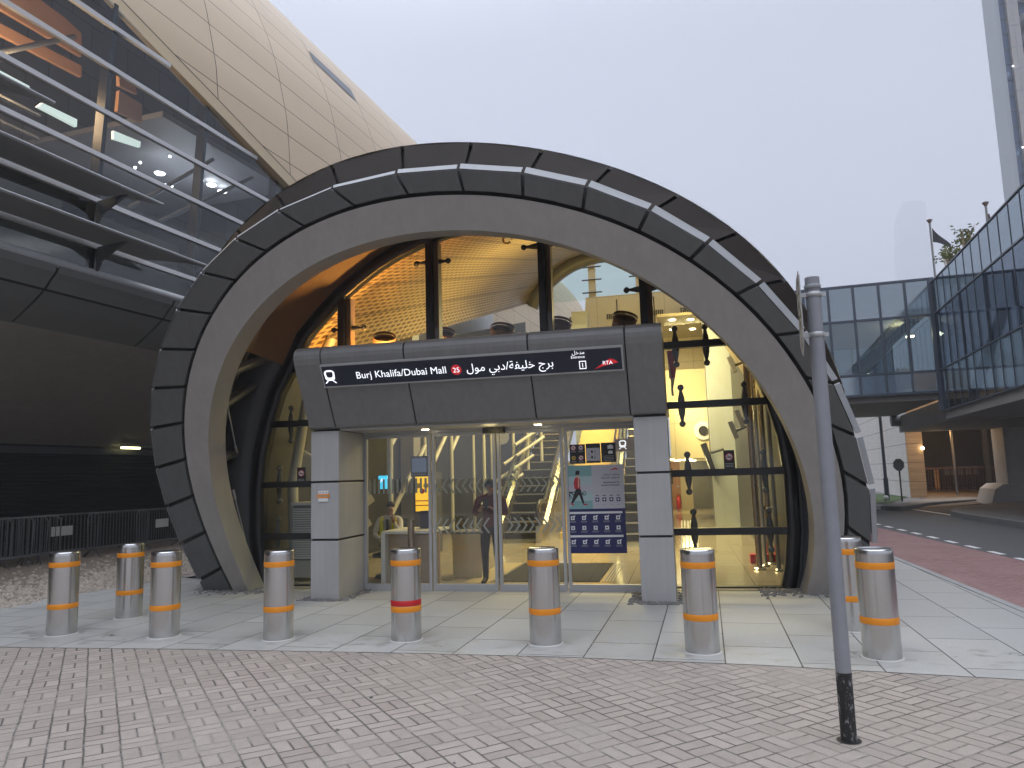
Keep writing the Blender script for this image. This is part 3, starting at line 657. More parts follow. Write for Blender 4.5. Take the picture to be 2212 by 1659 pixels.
n3 = board('notice', 'black notice with two white suitcases on the door glass', 1.555, 1.765, 1.81, 2.09, 'decal_black')
for z, s in ((2.0, .04), (1.93, .032)):
    mb = MB().quad((1.69 - s, DV - .0125, z), (1.69 + s, DV - .0125, z), (1.69 + s, DV - .0125, z + s * 1.25), (1.69 - s, DV - .0125, z + s * 1.25)).quad((1.69 - s * .3, DV - .0125, z + s * 1.25), (1.69 + s * .3, DV - .0125, z + s * 1.25), (1.69 + s * .3, DV - .0125, z + s * 1.5), (1.69 - s * .3, DV - .0125, z + s * 1.5)); part(mb, 'suitcase_symbol', 'decal_white', n3)
mb = MB(); [mb.quad((1.585, DV - .0125, 1.835 + k * .02), (1.735, DV - .0125, 1.835 + k * .02), (1.735, DV - .0125, 1.841 + k * .02), (1.585, DV - .0125, 1.841 + k * .02)) for k in range(4)]; part(mb, 'small_print', 'decal_grey', n3)
po = thing('poster', 'tall poster on scooter rules, white and teal above, navy icon grid below', 'poster', FF, (1.43, DV, .5))
a0, a1, zb, zm, zt = 1.02, 1.86, .53, 1.155, 1.775
part(MB().box(a0, a1, DV - .011, DV - .003, zb, zt), 'sheet', 'decal_lilac', po)
decal(po, a0, 1.405, zm, zt, 'decal_teal_pale', nm='picture'); decal(po, a0, 1.405, 1.62, zt, 'decal_teal', .001, 'picture_sky'); decal(po, a0, 1.405, 1.40, 1.5, 'decal_lilac', .001, 'picture_wall')
part(MB().quad((1.06, DV - .014, zm), (1.405, DV - .014, zm), (1.405, DV - .014, 1.27), (1.15, DV - .014, 1.27)), 'picture_floor', 'decal_teal', po)
PZ = DV - .0155
def poly(t, pts, m, nm, d=0.): part(MB().quad(*[(u, PZ - d, z) for u, z in pts]), nm, m, t)
poly(po, [(1.17, 1.64), (1.225, 1.64), (1.235, 1.69), (1.21, 1.705), (1.175, 1.695)], 'decal_black', 'figure_hair', .001); poly(po, [(1.185, 1.60), (1.215, 1.60), (1.222, 1.655), (1.19, 1.66)], 'decal_skin', 'figure_face', .0005)
poly(po, [(1.15, 1.44), (1.235, 1.44), (1.235, 1.58), (1.205, 1.61), (1.165, 1.60), (1.14, 1.53)], 'decal_red', 'figure_jacket'); poly(po, [(1.20, 1.46), (1.222, 1.46), (1.222, 1.6), (1.205, 1.6)], 'decal_skin', 'figure_shirt', .0005)
poly(po, [(1.17, 1.44), (1.235, 1.44), (1.22, 1.37), (1.12, 1.235), (1.095, 1.25)], 'decal_black', 'figure_leg'); poly(po, [(1.19, 1.43), (1.24, 1.43), (1.285, 1.235), (1.26, 1.225)], 'decal_black', 'figure_leg')
poly(po, [(1.08, 1.225), (1.095, 1.25), (1.14, 1.215), (1.13, 1.205)], 'decal_red', 'figure_shoe'); poly(po, [(1.265, 1.205), (1.27, 1.228), (1.335, 1.228), (1.33, 1.21)], 'decal_red', 'figure_shoe')
mb = MB().disc((1.075, PZ - .001, 1.325), .028, X1, Z1, 16, .02).disc((1.29, PZ - .001, 1.375), .030, X1, Z1, 16, .022)
mb.quad((1.07, PZ - .001, 1.325), (1.082, PZ - .001, 1.325), (1.082, PZ - .001, 1.405), (1.07, PZ - .001, 1.405)).quad((1.07, PZ - .0012, 1.39), (1.07, PZ - .0012, 1.405), (1.17, PZ - .0012, 1.40), (1.17, PZ - .0012, 1.388)).quad((1.085, PZ - .0014, 1.385), (1.15, PZ - .0014, 1.335), (1.29, PZ - .0014, 1.37), (1.29, PZ - .0014, 1.38), (1.155, PZ - .0014, 1.35), (1.09, PZ - .0014, 1.40)); part(mb, 'scooter_drawing', 'decal_black', po)
def pt(body, u, z, wd, m, al='RIGHT'):
    mb = MB(); text(mb, body, (u, DV - .0135, z), X1, Z1, width=wd * 1.12, align=al, bold=.02); part(mb, 'lettering', m, po)
pt(arabic('متطلبات استخدام'), 1.80, 1.625, .20, 'decal_black'); pt(arabic('السكوترات الكهربائية'), 1.80, 1.58, .235, 'decal_black'); pt('Requirements for', 1.80, 1.515, .205, 'decal_black'); pt('carrying E-Scooters', 1.80, 1.475, .235, 'decal_black')
poly(po, [(1.66, 1.69), (1.73, 1.725), (1.755, 1.728), (1.80, 1.70), (1.74, 1.705)], 'decal_red', 'logo_swoosh')
decal(po, 1.40, a1, 1.39, 1.392, 'decal_grey', .001, 'rule')
for k in range(4): decal(po, 1.445 + k * .1, 1.50 + k * .1, 1.255, 1.31, 'decal_navy', .001, 'icon'); part(MB().disc((1.4725 + k * .1, PZ, 1.283), .014, X1, Z1, 12), 'icon_mark', 'decal_white', po); decal(po, 1.45 + k * .1, 1.495 + k * .1, 1.335, 1.345, 'decal_black', .001, 'small_print'); decal(po, 1.45 + k * .1, 1.495 + k * .1, 1.205, 1.212, 'decal_grey', .001, 'small_print')
decal(po, a0, a1, zb, zm, 'decal_navy', .001, 'navy_half'); decal(po, a0 + .04, a1 - .04, 1.085, 1.115, 'decal_white', .002, 'bar'); decal(po, a0 + .04, a1 - .04, .755, .785, 'decal_white', .002, 'bar')
for z in (1.0, .86, .66):
    for k in range(5):
        u = a0 + .06 + k * .162; decal(po, u, u + .055, z, z + .055, 'decal_white', .002, 'icon'); part(MB().disc((u + .0275, PZ - .0005, z + .027), .013, X1, Z1, 10), 'icon_mark', 'decal_navy', po)
        if z != .86 : part(MB().disc((u + .056, PZ - .0005, z + .057), .010, X1, Z1, 10), 'icon_badge', 'decal_white', po)
        mb = MB(); [mb.quad((u - .02, DV - .0142, z - .02 - j * .014), (u + .07, DV - .0142, z - .02 - j * .014), (u + .07, DV - .0142, z - .015 - j * .014), (u - .02, DV - .0142, z - .015 - j * .014)) for j in range(2)]; part(mb, 'small_print', 'decal_grey', po)
def nosmoke(u, z, lb):
    t = thing('no_smoking_sign', lb, 'sign', FF, (u, GV, z)); y = GV - .012
    part(MB().box(u - .075, u + .075, y, y + .008, z, z + .26), 'sheet', 'decal_black', t)
    part(MB().disc((u, y - .002, z + .165), .055, X1, Z1), 'symbol_disc', 'decal_white', t)
    part(MB().disc((u, y - .004, z + .165), .055, X1, Z1, 20, .044).quad((u - .036, y - .004, z + .195), (u - .03, y - .004, z + .201), (u + .036, y - .004, z + .135), (u + .03, y - .004, z + .129)), 'ring', 'decal_red', t)
    part(MB().quad((u - .035, y - .003, z + .155), (u + .035, y - .003, z + .155), (u + .035, y - .003, z + .168), (u - .035, y - .003, z + .168)), 'cigarette', 'decal_black', t)
    mb = MB(); [mb.quad((u - .055, y - .002, z + .02 + k * .022), (u + .055, y - .002, z + .02 + k * .022), (u + .055, y - .002, z + .03 + k * .022), (u - .055, y - .002, z + .03 + k * .022)) for k in range(3)]; part(mb, 'small_print', 'decal_grey', t)
nosmoke(3.34, 1.67, 'black no smoking sign on the right glass beside the bollards'); nosmoke(-3.36, 1.63, 'black no smoking sign on the left glass beside the porch pillar')
pl = thing('address_plate', 'small white plate with an orange arrow band on the left pillar', 'plate', FF, (-2.34, 0, 1.36))
part(MB().box(-2.41, -2.255, -.014, -.003, 1.365, 1.52), 'plate_sheet', 'white_paint', pl, bevel=.004)
part(MB().prism([(-2.425, -.02, 1.42), (-2.25, -.02, 1.42), (-2.225, -.02, 1.447), (-2.25, -.02, 1.474), (-2.425, -.02, 1.474)], (0, .006, 0)), 'arrow_band', 'orange_tape', pl)
mb = MB(); [mb.quad((u, -.0155, 1.488), (u + .03, -.0155, 1.488), (u + .03, -.0155, 1.5), (u, -.0155, 1.5)) for u in (-2.395, -2.35, -2.3)]; mb.quad((-2.40, -.0215, 1.438), (-2.34, -.0215, 1.438), (-2.34, -.0215, 1.456), (-2.40, -.0215, 1.456)).quad((-2.325, -.0215, 1.438), (-2.265, -.0215, 1.438), (-2.265, -.0215, 1.456), (-2.325, -.0215, 1.456)); part(mb, 'small_print', 'decal_grey', pl)
# ================================================================ the hall behind the glass
m = mat('hall_tiles', (.5, .44, .33), .11); g = NT(m); x = g.xyz(g.obj())
b = g.n('ShaderNodeTexBrick'); g.l(g.comb(x[0], x[1]), b.inputs['Vector'])
for k, v in (('Scale', 1.), ('Mortar Size', .004), ('Brick Width', .9), ('Row Height', .9)): b.inputs[k].default_value = v
b.offset = 0; b.inputs['Color1'].default_value = (.46, .40, .30, 1); b.inputs['Color2'].default_value = (.52, .46, .35, 1); b.inputs['Mortar'].default_value = (.2, .17, .13, 1)
g.l(b.outputs['Color'], g.b.inputs['Base Color'])
m = mat('lattice', (.4, .3, .16), .38, .25); g = NT(m); u = g.xyz(g.uv())
row = g.math('FLOOR', g.math('DIVIDE', u[0], .105)); sk = g.math('ADD', u[1], g.math('MULTIPLY', u[0], .9))
fx = g.math('FRACT', g.math('DIVIDE', sk, .34)); fy = g.math('FRACT', g.math('DIVIDE', u[0], .105))
hole = g.math('MULTIPLY', g.math('MULTIPLY', g.rng(fx, .16, .2, 0, 1), g.rng(fx, .86, .9, 1, 0)), g.math('MULTIPLY', g.rng(fy, .25, .32, 0, 1), g.rng(fy, .84, .9, 1, 0)))
bay = g.math('FRACT', g.math('DIVIDE', sk, 2.04)); hole = g.math('MULTIPLY', hole, g.rng(bay, .03, .035, 0, 1))
seam = g.math('FRACT', g.math('DIVIDE', u[0], .84)); sm = g.math('MULTIPLY', g.rng(seam, .0, .03, 0, 1), g.rng(seam, .97, 1., 1, 0))
fade = g.noise(g.uv(), .35, 3); hole = g.math('MULTIPLY', hole, g.rng(fade, .3, .6, .6, 1.))
c = g.mix(hole, (.50, .38, .19, 1), (.10, .062, .024, 1)); c = g.mix(sm, (.05, .03, .015, 1), c); g.l(c, g.b.inputs['Base Color'])
g.l(g.bump(g.math('SUBTRACT', 1., hole), .3, .01), g.b.inputs['Normal'])
m = mat('panel_wall', (.68, .62, .42), .45); g = NT(m); x = g.xyz(g.obj())
b = g.n('ShaderNodeTexBrick'); g.l(g.comb(g.math('ADD', x[0], x[1]), x[2]), b.inputs['Vector'])
for k, v in (('Scale', 1.), ('Mortar Size', .007), ('Brick Width', 1.0), ('Row Height', 1.6)): b.inputs[k].default_value = v
b.offset = 0; b.inputs['Color1'].default_value = (.66, .57, .36, 1); b.inputs['Color2'].default_value = (.69, .60, .39, 1); b.inputs['Mortar'].default_value = (.3, .25, .16, 1); g.l(b.outputs['Color'], g.b.inputs['Base Color'])
m = mat('escalator_metal', (.6, .58, .5), .25, .9)
mat('step_dark', (.012, .012, .013), .5); mat('step_edge', (.75, .62, .12), .5); mat('stair_tread', (.66, .5, .2), .4, var=.06); mat('handrail', (.012, .012, .013), .35)

solo(MB().quad((-4.6, 1.0, .012), (4.6, 1.0, .012), (4.6, 25, .012), (-4.6, 25, .012)), 'hall_floor', 'hall_tiles', fr=FF, kind='structure')
hall = thing('entrance_hall', 'vaulted entrance hall with gold lattice ceiling and cream panelled walls', 'hall', FF, (0, 1.5, 0))
# oblique lattice vault following the glass line, rising with the escalators
def vault(k0, k1, nm, m='lattice', d=.1):
    ks = list(range(k0, k1)); L_ = [0.]
    for a, b_ in zip(ks, ks[1:]): L_.append(L_[-1] + (ARCH[b_] - ARCH[a]).length)
    vs = [1.48, 6, 11, 16, VEND]; rings, uvs = [], []
    for v in vs:
        rings.append([off(k, d) + V3((0, v, RISE * (v - 1.48))) for k in ks]); uvs.append([(l, v) for l in L_])
    part(MB().loft(rings, closed=False, uvs=uvs), nm, m, hall)
zmin = 2.55
kr = [k for k in range(NA) if ARCH[k].z > 1.9 and k < NA / 2][0]; kl_ = [k for k in range(NA) if ARCH[k].z > 3.2 and k > NA / 2][-1] + 1
vault(kr, kl_, 'lattice_ceiling')
# rib at the far end of the vault
part(MB().loft([[off(k, .1) + V3((0, VEND, RISE * (VEND - 1.48))), off(k, -.38) + V3((0, VEND, RISE * (VEND - 1.48))), off(k, -.38) + V3((0, VEND + .4, RISE * (VEND - 1.48))), off(k, .1) + V3((0, VEND + .4, RISE * (VEND - 1.48)))] for k in range(kr, kl_)]), 'end_rib', 'steel_grey', hall)
# side walls below the vault
def vz(k, v): return off(k, .1).z + RISE * (v - 1.48)
part(MB().quad((4.25, 1.5, 0), (4.25, VEND + 3, 0), (4.25, VEND + 3, 9), (4.25, 1.5, vz(kr, 1.5))), 'side_wall', 'steel_dark', hall, 'grey wall on the right of the hall')
part(MB().quad((-4.3, 1.5, 0), (-4.3, VEND + 3, 0), (-4.3, VEND + 3, 9), (-4.3, 1.5, vz(kl_ - 1, 1.5))), 'side_wall', 'wall_black', hall, 'dark glazed wall on the left of the hall')
# far end: cream bulkhead with air grilles, clerestory window, lower soffit, doors
ve = 23.2
def fe(x, y, v=ve): return at(x, y, FF, 1, v)
bz0, bz1 = fe(1400, 735).z, fe(1300, 640).z
part(MB().quad((-4.2, ve, bz0), (4.25, ve, bz0), (4.25, ve, bz1), (-1.2, ve, bz1), (-1.35, ve, bz0 + .1)), 'end_wall', 'panel_wall', hall)
for px in (1250, 1330, 1412, 1490):
    p = fe(px, 690 - (px - 1250) * .085)
    part(MB().box(p.x - .42, p.x + .42, ve - .05, ve - .01, p.z - .12, p.z + .12), 'air_grille', 'step_dark', hall)
    mb = MB(); [mb.box(p.x - .42 + k * .084, p.x - .40 + k * .084, ve - .07, ve - .05, p.z - .12, p.z + .12) for k in range(11)]; part(mb, 'grille_bars', 'cream_wall', hall)
part(MB().quad((-3.5, ve + .5, bz1), (4.2, ve + .5, bz1), (4.2, ve + .5, 11.7), (-3.5, ve + .5, 11.7)), 'clerestory_glass', 'glass_green', hall, 'pale teal daylight clerestory window')
for px in (1277, 1380):
    p = fe(px, 600); part(MB().box(p.x - .16, p.x + .16, ve + .2, ve + .45, bz1, 11.6), 'window_post', 'cream_wall', hall)
    for k in range(3): part(MB().tube([(p.x - .45, ve + .15, bz1 + .25 + k * .6), (p.x + .45, ve + .15, bz1 + .25 + k * .6)], .035, 6), 'window_fitting', 'steel_dark', hall)
# upper gallery floor with parapet
gv = 16.5; gz1, gz0 = fe(1500, 797, gv).z, fe(1500, 862, gv).z
part(MB().box(2.05, 4.2, gv, gv + .2, gz0, gz1), 'gallery_parapet', 'cream_wall', hall); part(MB().box(2.05, 4.25, gv, 23.2, gz0 - .12, gz0), 'gallery_floor', 'cream_wall', hall)
part(MB().box(2.05, 4.25, 18.3, ve, bz0, bz0 + .1), 'upper_soffit', 'panel_wall', hall)
part(MB().box(2.05, 4.25, ve - .1, ve, gz0, bz0), 'gallery_wall', 'panel_wall', hall); p = fe(1548, 780, ve - .2); part(MB().box(p.x - .45, p.x + .35, ve - .2, ve - .12, gz0, gz0 + 2.1), 'gallery_door', 'steel_dark', hall)
for (u, v) in ((2.6, 19), (3.3, 19.2), (2.6, 21), (3.4, 21.2)): part(MB().lathe([(.001, 0), (.11, 0), (.13, .02)], 16, (u, v, bz0 - .025)), 'downlight', 'glow_warm', hall)
for (u, v) in ((2.7, 17.3), (3.5, 17.6)): part(MB().lathe([(.001, 0), (.11, 0), (.13, .02)], 16, (u, v, gz0 - .145)), 'downlight', 'glow_warm', hall)
lv = 15.0; lz1, lz0 = fe(1500, 884, lv).z, fe(1500, 990, lv).z
a = fe(1447, 930, lv).x
part(MB().box(a, 3.62, lv, lv + .15, lz0, lz1 + .3), 'bulkhead', 'panel_wall', hall); part(MB().box(a - 1.0, 4.25, lv + .15, 24, lz0 + .02, lz0 + .1), 'lower_soffit', 'panel_wall', hall)
p = fe(1519, 930, lv); part(MB().tube([(p.x, lv - .01, p.z), (p.x, lv - .06, p.z)], .3, 20), 'nozzle_plate', 'white_paint', hall); part(MB().tube([(p.x, lv - .06, p.z), (p.x, lv - .11, p.z)], .15, 20), 'nozzle_mouth', 'rubber_black', hall)
for (u, v) in ((2.3, 16.2), (2.9, 17.5), (2.5, 19.5), (3.1, 21), (1.9, 18)): part(MB().lathe([(.001, 0), (.12, 0), (.14, .02)], 16, (u, v, lz0 - .005)), 'downlight', 'glow_warm', hall)
part(MB().box(-4.3, 4.25, 24.2, 24.4, 0, lz0 + .2), 'back_wall', 'panel_wall', hall)
for px, w_, m_, y0 in ((1450, .42, 'door_wood', 1030), (1518, .42, 'steel_grey', 1030)):
    p = at(px, 1060, FF, 1, 24.1); t_ = part(MB().box(p.x - w_, p.x + w_, 24.08, 24.19, 0, 2.1), 'door', m_, hall)
    part(MB().box(p.x + w_ - .15, p.x + w_ - .05, 24.02, 24.07, .95, 1.02), 'door_handle', 'chrome', t_)
    if px == 1450: part(MB().box(p.x - .15, p.x + .1, 24.05, 24.075, 1.1, 1.8), 'door_window', 'step_dark', t_)
# columns
for u0, u1, v0, v1 in ((3.55, 4.25, 13.2, 14.0), (-.95, -.4, 16.4, 17)):
    mb = MB().box(u0, u1, v0, v1, 0, 8.5 if u0 > 0 else 7.5); part(mb, 'column', 'column_blue', hall)
part(MB().box(3.50, 3.54, 13.25, 13.3, 0, 8), 'column_joint', 'steel_grey', hall)
part(MB().box(-4.25, -3.9, 7.9, 8.4, 0, 5.5), 'column', 'steel_grey', hall)
# white steel truss on the left
tr = thing('steel_truss', 'pale steel truss of posts and diagonals along the left of the hall', 'truss', FF, (-3.4, 3, 0))
mb = MB()
for v in (5.4, 7.6, 9.8, 12, 14.2): part(MB().tube([(-3.5, v, 0), (-3.5, v, 2.8 + RISE * (v - 1.5))], .05, 10), 'post', 'steel_white', tr)
for v, z in ((5.4, .9), (7.6, 1.6), (9.8, 2.4), (5.4, 2.4)): part(MB().tube([(-3.5, v, z), (-3.5, v + 2.2, z + 1.55)], .06, 8), 'diagonal', 'steel_white', tr)
for k in range(5): part(MB().tube([(-2.9 + .35 * k, 11 + .4 * k, 0), (-2.9 + .35 * k, 11 + .4 * k, 4.2)], .05, 8), 'post', 'steel_white', tr)
for k in range(5): part(MB().tube([(-2.9 + .28 * k, 10.5 + .3 * k, .9 + .55 * k), (-1.9 + .28 * k, 11.6 + .3 * k, 1.7 + .55 * k)], .05, 8), 'diagonal', 'steel_white', tr)
part(MB().tube([(-4.0, 2.2, 0), (-4.05, 2.2, 1.6), (-3.75, 2.2, 3.3), (-3.3, 2.2, 4.2)], .09, 12), 'curved_tube', 'steel_white', tr)
part(MB().tube([(-4.0, 2.6, .5), (-3.1, 3.4, 1.35)], .12, 12), 'diagonal', 'steel_white', tr); part(MB().tube([(-4.0, 2.4, .1), (-3.1, 3.3, .9)], .1, 12), 'diagonal', 'steel_white', tr); part(MB().tube([(-3.9, 2.3, 2.2), (-3.1, 2.9, 1.5)], .03, 8), 'diagonal', 'steel_white', tr)
part(MB().tube([(-3.9, 2.6, 2.6), (-3.0, 3.2, 3.1)], .1, 12), 'diagonal', 'steel_white', tr)

# ---- escalators and stair
def escalator(nm, lb, u0, v0, n=15, group='escalators in the hall'):
    t = thing(nm, lb, 'escalator', FF, (u0, v0, 0), group); w = 1.0; sl = math.tan(R(30)); ln = n * .4
    def pr(u, dv, dz): return V3((u, v0 + dv, dz + sl * max(0, dv)))
    for s, ua in ((0, u0 - .16), (1, u0 + w + .04)):
        part(MB().prism([pr(ua, -1.0, 0), pr(ua, 0, 0), pr(ua, ln, 0), pr(ua, ln, .42), pr(ua, 0, .42), pr(ua, -1.0, .42)], (.12, 0, 0)), 'skirt', 'escalator_metal', t)
        part(MB().quad(pr(ua + .06, -.9, .42), pr(ua + .06, 0, .42), pr(ua + .06, ln, .42), pr(ua + .06, ln, .98), pr(ua + .06, 0, .98), pr(ua + .06, -.9, .98)), 'balustrade_glass', 'glass_green', t)
        part(MB().tube([pr(ua + .06, -.6, .45), pr(ua + .06, -1.05, .6), pr(ua + .06, -1.05, .85), pr(ua + .06, -.7, 1.0), pr(ua + .06, 0, 1.0), pr(ua + .06, ln, 1.0)], .055, 8), 'handrail', 'handrail', t)
        mb = MB(); [mb.box(ua + .0, ua + .06, v0 + k * .8, v0 + k * .8 + .22, .43 + sl * (k * .8 + .1), .50 + sl * (k * .8 + .1)) for k in range(1, int(ln / .8))]; part(mb, 'yellow_mark', 'step_edge', t)
    for k in range(n):
        s_ = part(MB().box(u0, u0 + w, v0 + k * .4, v0 + k * .4 + .4, sl * k * .4 - .1, sl * (k + 1) * .4 - .02), 'step', 'step_dark', t)
        part(MB().box(u0, u0 + w, v0 + k * .4 - .012, v0 + k * .4 + .03, sl * (k + 1) * .4 - .045, sl * (k + 1) * .4 - .012), 'step_nosing', 'escalator_metal', s_)
    part(MB().box(u0, u0 + w, v0 - 1.2, v0, .012, .03), 'comb_plate', 'escalator_metal', t)
    return t
e1 = escalator('escalator', 'escalator with dark steps seen through the right sliding door', -1.95, 9.3, 17)
escalator('escalator', 'escalator with dark steps half hidden by the poster and right pillar', 1.12, 8.3, 17)
st_ = thing('staircase', 'golden-lit staircase between the escalators', 'stairs', FF, (.1, 10, 0))
for k in range(24): part(MB().box(-.5, .72, 9.4 + .29 * k, 9.4 + .29 * (k + 1), 0 if k < 1 else .165 * k - .2, .165 * (k + 1)), 'step', 'stair_tread', st_)
for u in (-.55, .77): part(MB().tube([(u, 9.2, .95), (u, 9.4 + .29 * 24, .95 + .165 * 24)], .03, 8), 'handrail', 'handrail', st_)
# ---- things standing in the hall
sg = thing('hanging_sign', 'brown sign with train symbol and Arabic word hanging in the hall', 'sign', FF, (1.9, 3.2, 2.0))
p0, p1 = at(1327, 950, FF, 1, 3.2), at(1372, 974, FF, 1, 3.2)
part(MB().box(p0.x, p0.x + .92, 3.2, 3.26, p1.z, p0.z + .01), 'sign_panel', 'desk_wood', sg); mb = MB(); h_ = p0.z - p1.z; train(lambda x, y: V3((p0.x + .14 + x, 3.195, p1.z + .045 + y)), h_ * .72, mb); text(mb, arabic('قطارات'), (p0.x + .52, 3.195, p1.z + h_ * .55), X1, Z1, width=.36, bold=.02); part(mb, 'lettering', 'sign_white', sg)
for u in (p0.x + .15, p0.x + .8): part(MB().tube([(u, 3.23, p0.z), (u, 3.23, p0.z + 2.5)], .012, 6), 'hanger', 'steel_grey', sg)
ds = thing('reception_desk', 'wooden reception desk with white top and side just inside the doors', 'desk', FF, (-1.5, 1.6, 0))
part(MB().box(-2.02, -1.2, 1.35, 2.3, .80, .84), 'desk_top', 'white_paint', ds); part(MB().box(-2.02, -1.95, 1.32, 2.3, 0, .80), 'side_panel', 'white_paint', ds)
part(MB().box(-1.92, -1.1, 1.42, 1.5, 0, .78), 'front_panel', 'desk_wood', ds); part(MB().box(-1.12, -.62, 2.2, 2.7, 0, .72), 'return_panel', 'cream_wall', ds); part(MB().box(-1.14, -.6, 2.18, 2.72, .72, .76), 'return_top', 'steel_grey', ds)
bp_ = thing('blue_stand', 'navy blue display stand beside the reception desk', 'stand', FF, (-1.35, 2.0, 0)); a, b_ = at(907, 1104, FF, 1, 1.9), at(930, 1177, FF, 1, 1.9)
part(MB().box(a.x, b_.x + .05, 1.9, 2.05, b_.z, a.z), 'panel', 'navy', bp_); part(MB().tube([(a.x + .1, 1.98, 0), (a.x + .1, 1.98, b_.z)], .03), 'post', 'steel_grey', bp_)
a, b_ = at(887, 986, FF, 1, 1.6), at(924, 1029, FF, 1, 1.6)
sc_ = thing('info_screen', 'dark information screen above the reception desk', 'screen', FF, (a.x, 1.6, b_.z)); part(MB().box(a.x, b_.x, 1.6, 1.66, b_.z, a.z), 'case', 'plastic_black', sc_)
m = mat('screen_on', (.02, .03, .05), .3, emit=(.10, .13, .2), es=.5); part(MB().quad((a.x + .02, 1.597, b_.z + .07), (b_.x - .02, 1.597, b_.z + .07), (b_.x - .02, 1.597, a.z - .03), (a.x + .02, 1.597, a.z - .03)), 'display', 'screen_on', sc_)
mb = MB(); [mb.disc((a.x + .03 + k * .03, 1.596, b_.z + .035), .010, X1, Z1, 8) for k in range(8)]; part(mb, 'buttons', 'decal_grey', sc_); part(MB().tube([(b_.x + .02, 1.65, 0), (b_.x + .02, 1.65, a.z)], .02), 'post', 'aluminium', sc_)
ks_ = thing('vending_kiosk', 'glowing yellow kiosk behind the reception desk', 'kiosk', FF, (-2.9, 6, 0)); a, b_ = at(897, 1030, FF, 1, 6), at(931, 1104, FF, 1, 6)
part(MB().box(a.x - .05, b_.x + .06, 6.02, 6.6, 0, a.z + .1), 'cabinet', 'steel_dark', ks_); part(MB().quad((a.x, 6.0, b_.z), (b_.x + .02, 6.0, b_.z), (b_.x + .02, 6.0, a.z), (a.x, 6.0, a.z)), 'lit_panel', 'glow_yellow', ks_)
for k in range(3): part(MB().disc((a.x + .07 + .09 * k, 5.99, a.z - .2 - .12 * (k % 2)), .06, X1, Z1, 16), 'picture_spot', 'red_paint' if k == 1 else 'decal_yellow', ks_)
mb = MB(); [mb.box(a.x, b_.x + .02, 5.985, 5.995, b_.z + .12 + k * .1, b_.z + .14 + k * .1) for k in range(2)]; part(mb, 'shelf', 'red_paint', ks_)
a = at(826, 1042, FF, 1, 5); sb = thing('lit_sign', 'small lit cyan sign seen through the left door panel', 'sign', FF, (a.x, 5, a.z - .15)); part(MB().box(a.x - .09, a.x + .10, 5, 5.05, a.z - .14, a.z + .14), 'case', 'glow_blue', sb); mb = MB(); text(mb, 'Ai', (a.x, 4.994, a.z + .0), X1, Z1, size=.12, bold=.02); part(mb, 'lettering', 'sign_white', sb)
a = at(890, 1110, FF, 1, 1.3); bo = solo(MB().tube([(a.x, 1.25, .0), (a.x, 1.25, 1.02)], .055, 14), 'bronze_post', 'bronze_tube', 'dark bronze post standing in front of the reception desk', 'post', FF, (a.x, 1.25, 0))
# white louvred unit behind the left glass
lo = thing('louvred_unit', 'white louvred box behind the left glass beside the pillar', 'louvred box', FF, (-2.85, 1.9, 0)); a, b_ = at(632, 1092, FF, 1, 1.9), at(668, 1262, FF, 1, 1.9)
part(MB().box(a.x, a.x + .6, 1.95, 2.3, .05, a.z), 'case', 'steel_grey', lo); part(MB().box(a.x - .02, a.x + .62, 1.88, 2.32, a.z, a.z + .05), 'lid', 'white_paint', lo, bevel=.01)
for k in range(22): part(MB().box(a.x + .01, a.x + .58, 1.90, 1.95, .36 + k * (a.z - .4) / 22, .385 + k * (a.z - .4) / 22), 'louvre', 'white_paint', lo)
part(MB().box(a.x, a.x + .6, 1.88, 1.94, .05, .33), 'base_panel', 'steel_white', lo)
a = at(653, 975, FF, 1, 1.8); solo(MB().box(-3.42, -2.6, 1.8, 1.815, .2, 2.35), 'glass_sheet', 'glass_green', 'greenish free-standing glass sheet behind the left screen', 'glass sheet', FF, (-3, 1.8, .2))
# mats, tactile strips, poles, barriers, extinguisher, flag
a, b_ = GUv = (-.25, 1.9), (1.3, 4.1)
mt_ = thing('entrance_mat', 'large dark entrance mat with ribbed border inside the doors', 'mat', FF, (.5, 3, .012)); part(MB().box(-.3, 1.35, 1.75, 4.1, .013, .022), 'mat_field', 'mat_black', mt_)
mb = MB(); [mb.box(-.75 + .05 * k, -.73 + .05 * k, 1.6, 4.2, .013, .02) for k in range(8)]; part(mb, 'ribbed_border', 'cream_wall', mt_); mb = MB(); [mb.box(1.4 + .045 * k, 1.42 + .045 * k, 1.75, 4.1, .013, .02) for k in range(4)]; part(mb, 'ribbed_border', 'steel_grey', mt_)
mb = MB(); [mb.box(2.55 + .09 * k, 2.58 + .09 * k, 5.2, 16, .013, .019) for k in range(5)]; solo(mb, 'tactile_strip', 'steel_grey', 'ribbed tactile guide strip along the hall floor', 'tactile strip', FF, (2.7, 9, .013))
pg = 'metal poles inside the right glass'
for px, py, v, r_, mt2, nm2 in ((1636, 1240, 3.2, .05, 'bronze_tube', 'first bronze pole from the left behind the right glass'), (1648, 1232, 3.6, .04, 'chrome', 'thin shiny pole between the two bronze poles'), (1662, 1228, 3.9, .045, 'bronze_tube', 'second bronze pole, rising from the red box'), (1677, 1237, 3.0, .035, 'steel_grey', 'grey pole nearest the right frame')):
    q = at(px, 1150, FF, 1, v); h2 = 3.1 + .28 * v
    t = thing('metal_pole', nm2, 'pole', FF, (q.x, v, 0), pg); part(MB().tube([(q.x, v, .02), (q.x, v, h2)], r_, 12), 'tube', mt2, t); part(MB().lathe([(.001, .05), (r_ * 1.7, .05), (r_ * 2.2, .012)], 14, (q.x, v, 0)), 'foot', 'chrome', t)
q0, q1 = at(1620, 1205, FF, 1, 4.1), at(1690, 1222, FF, 1, 4.1)
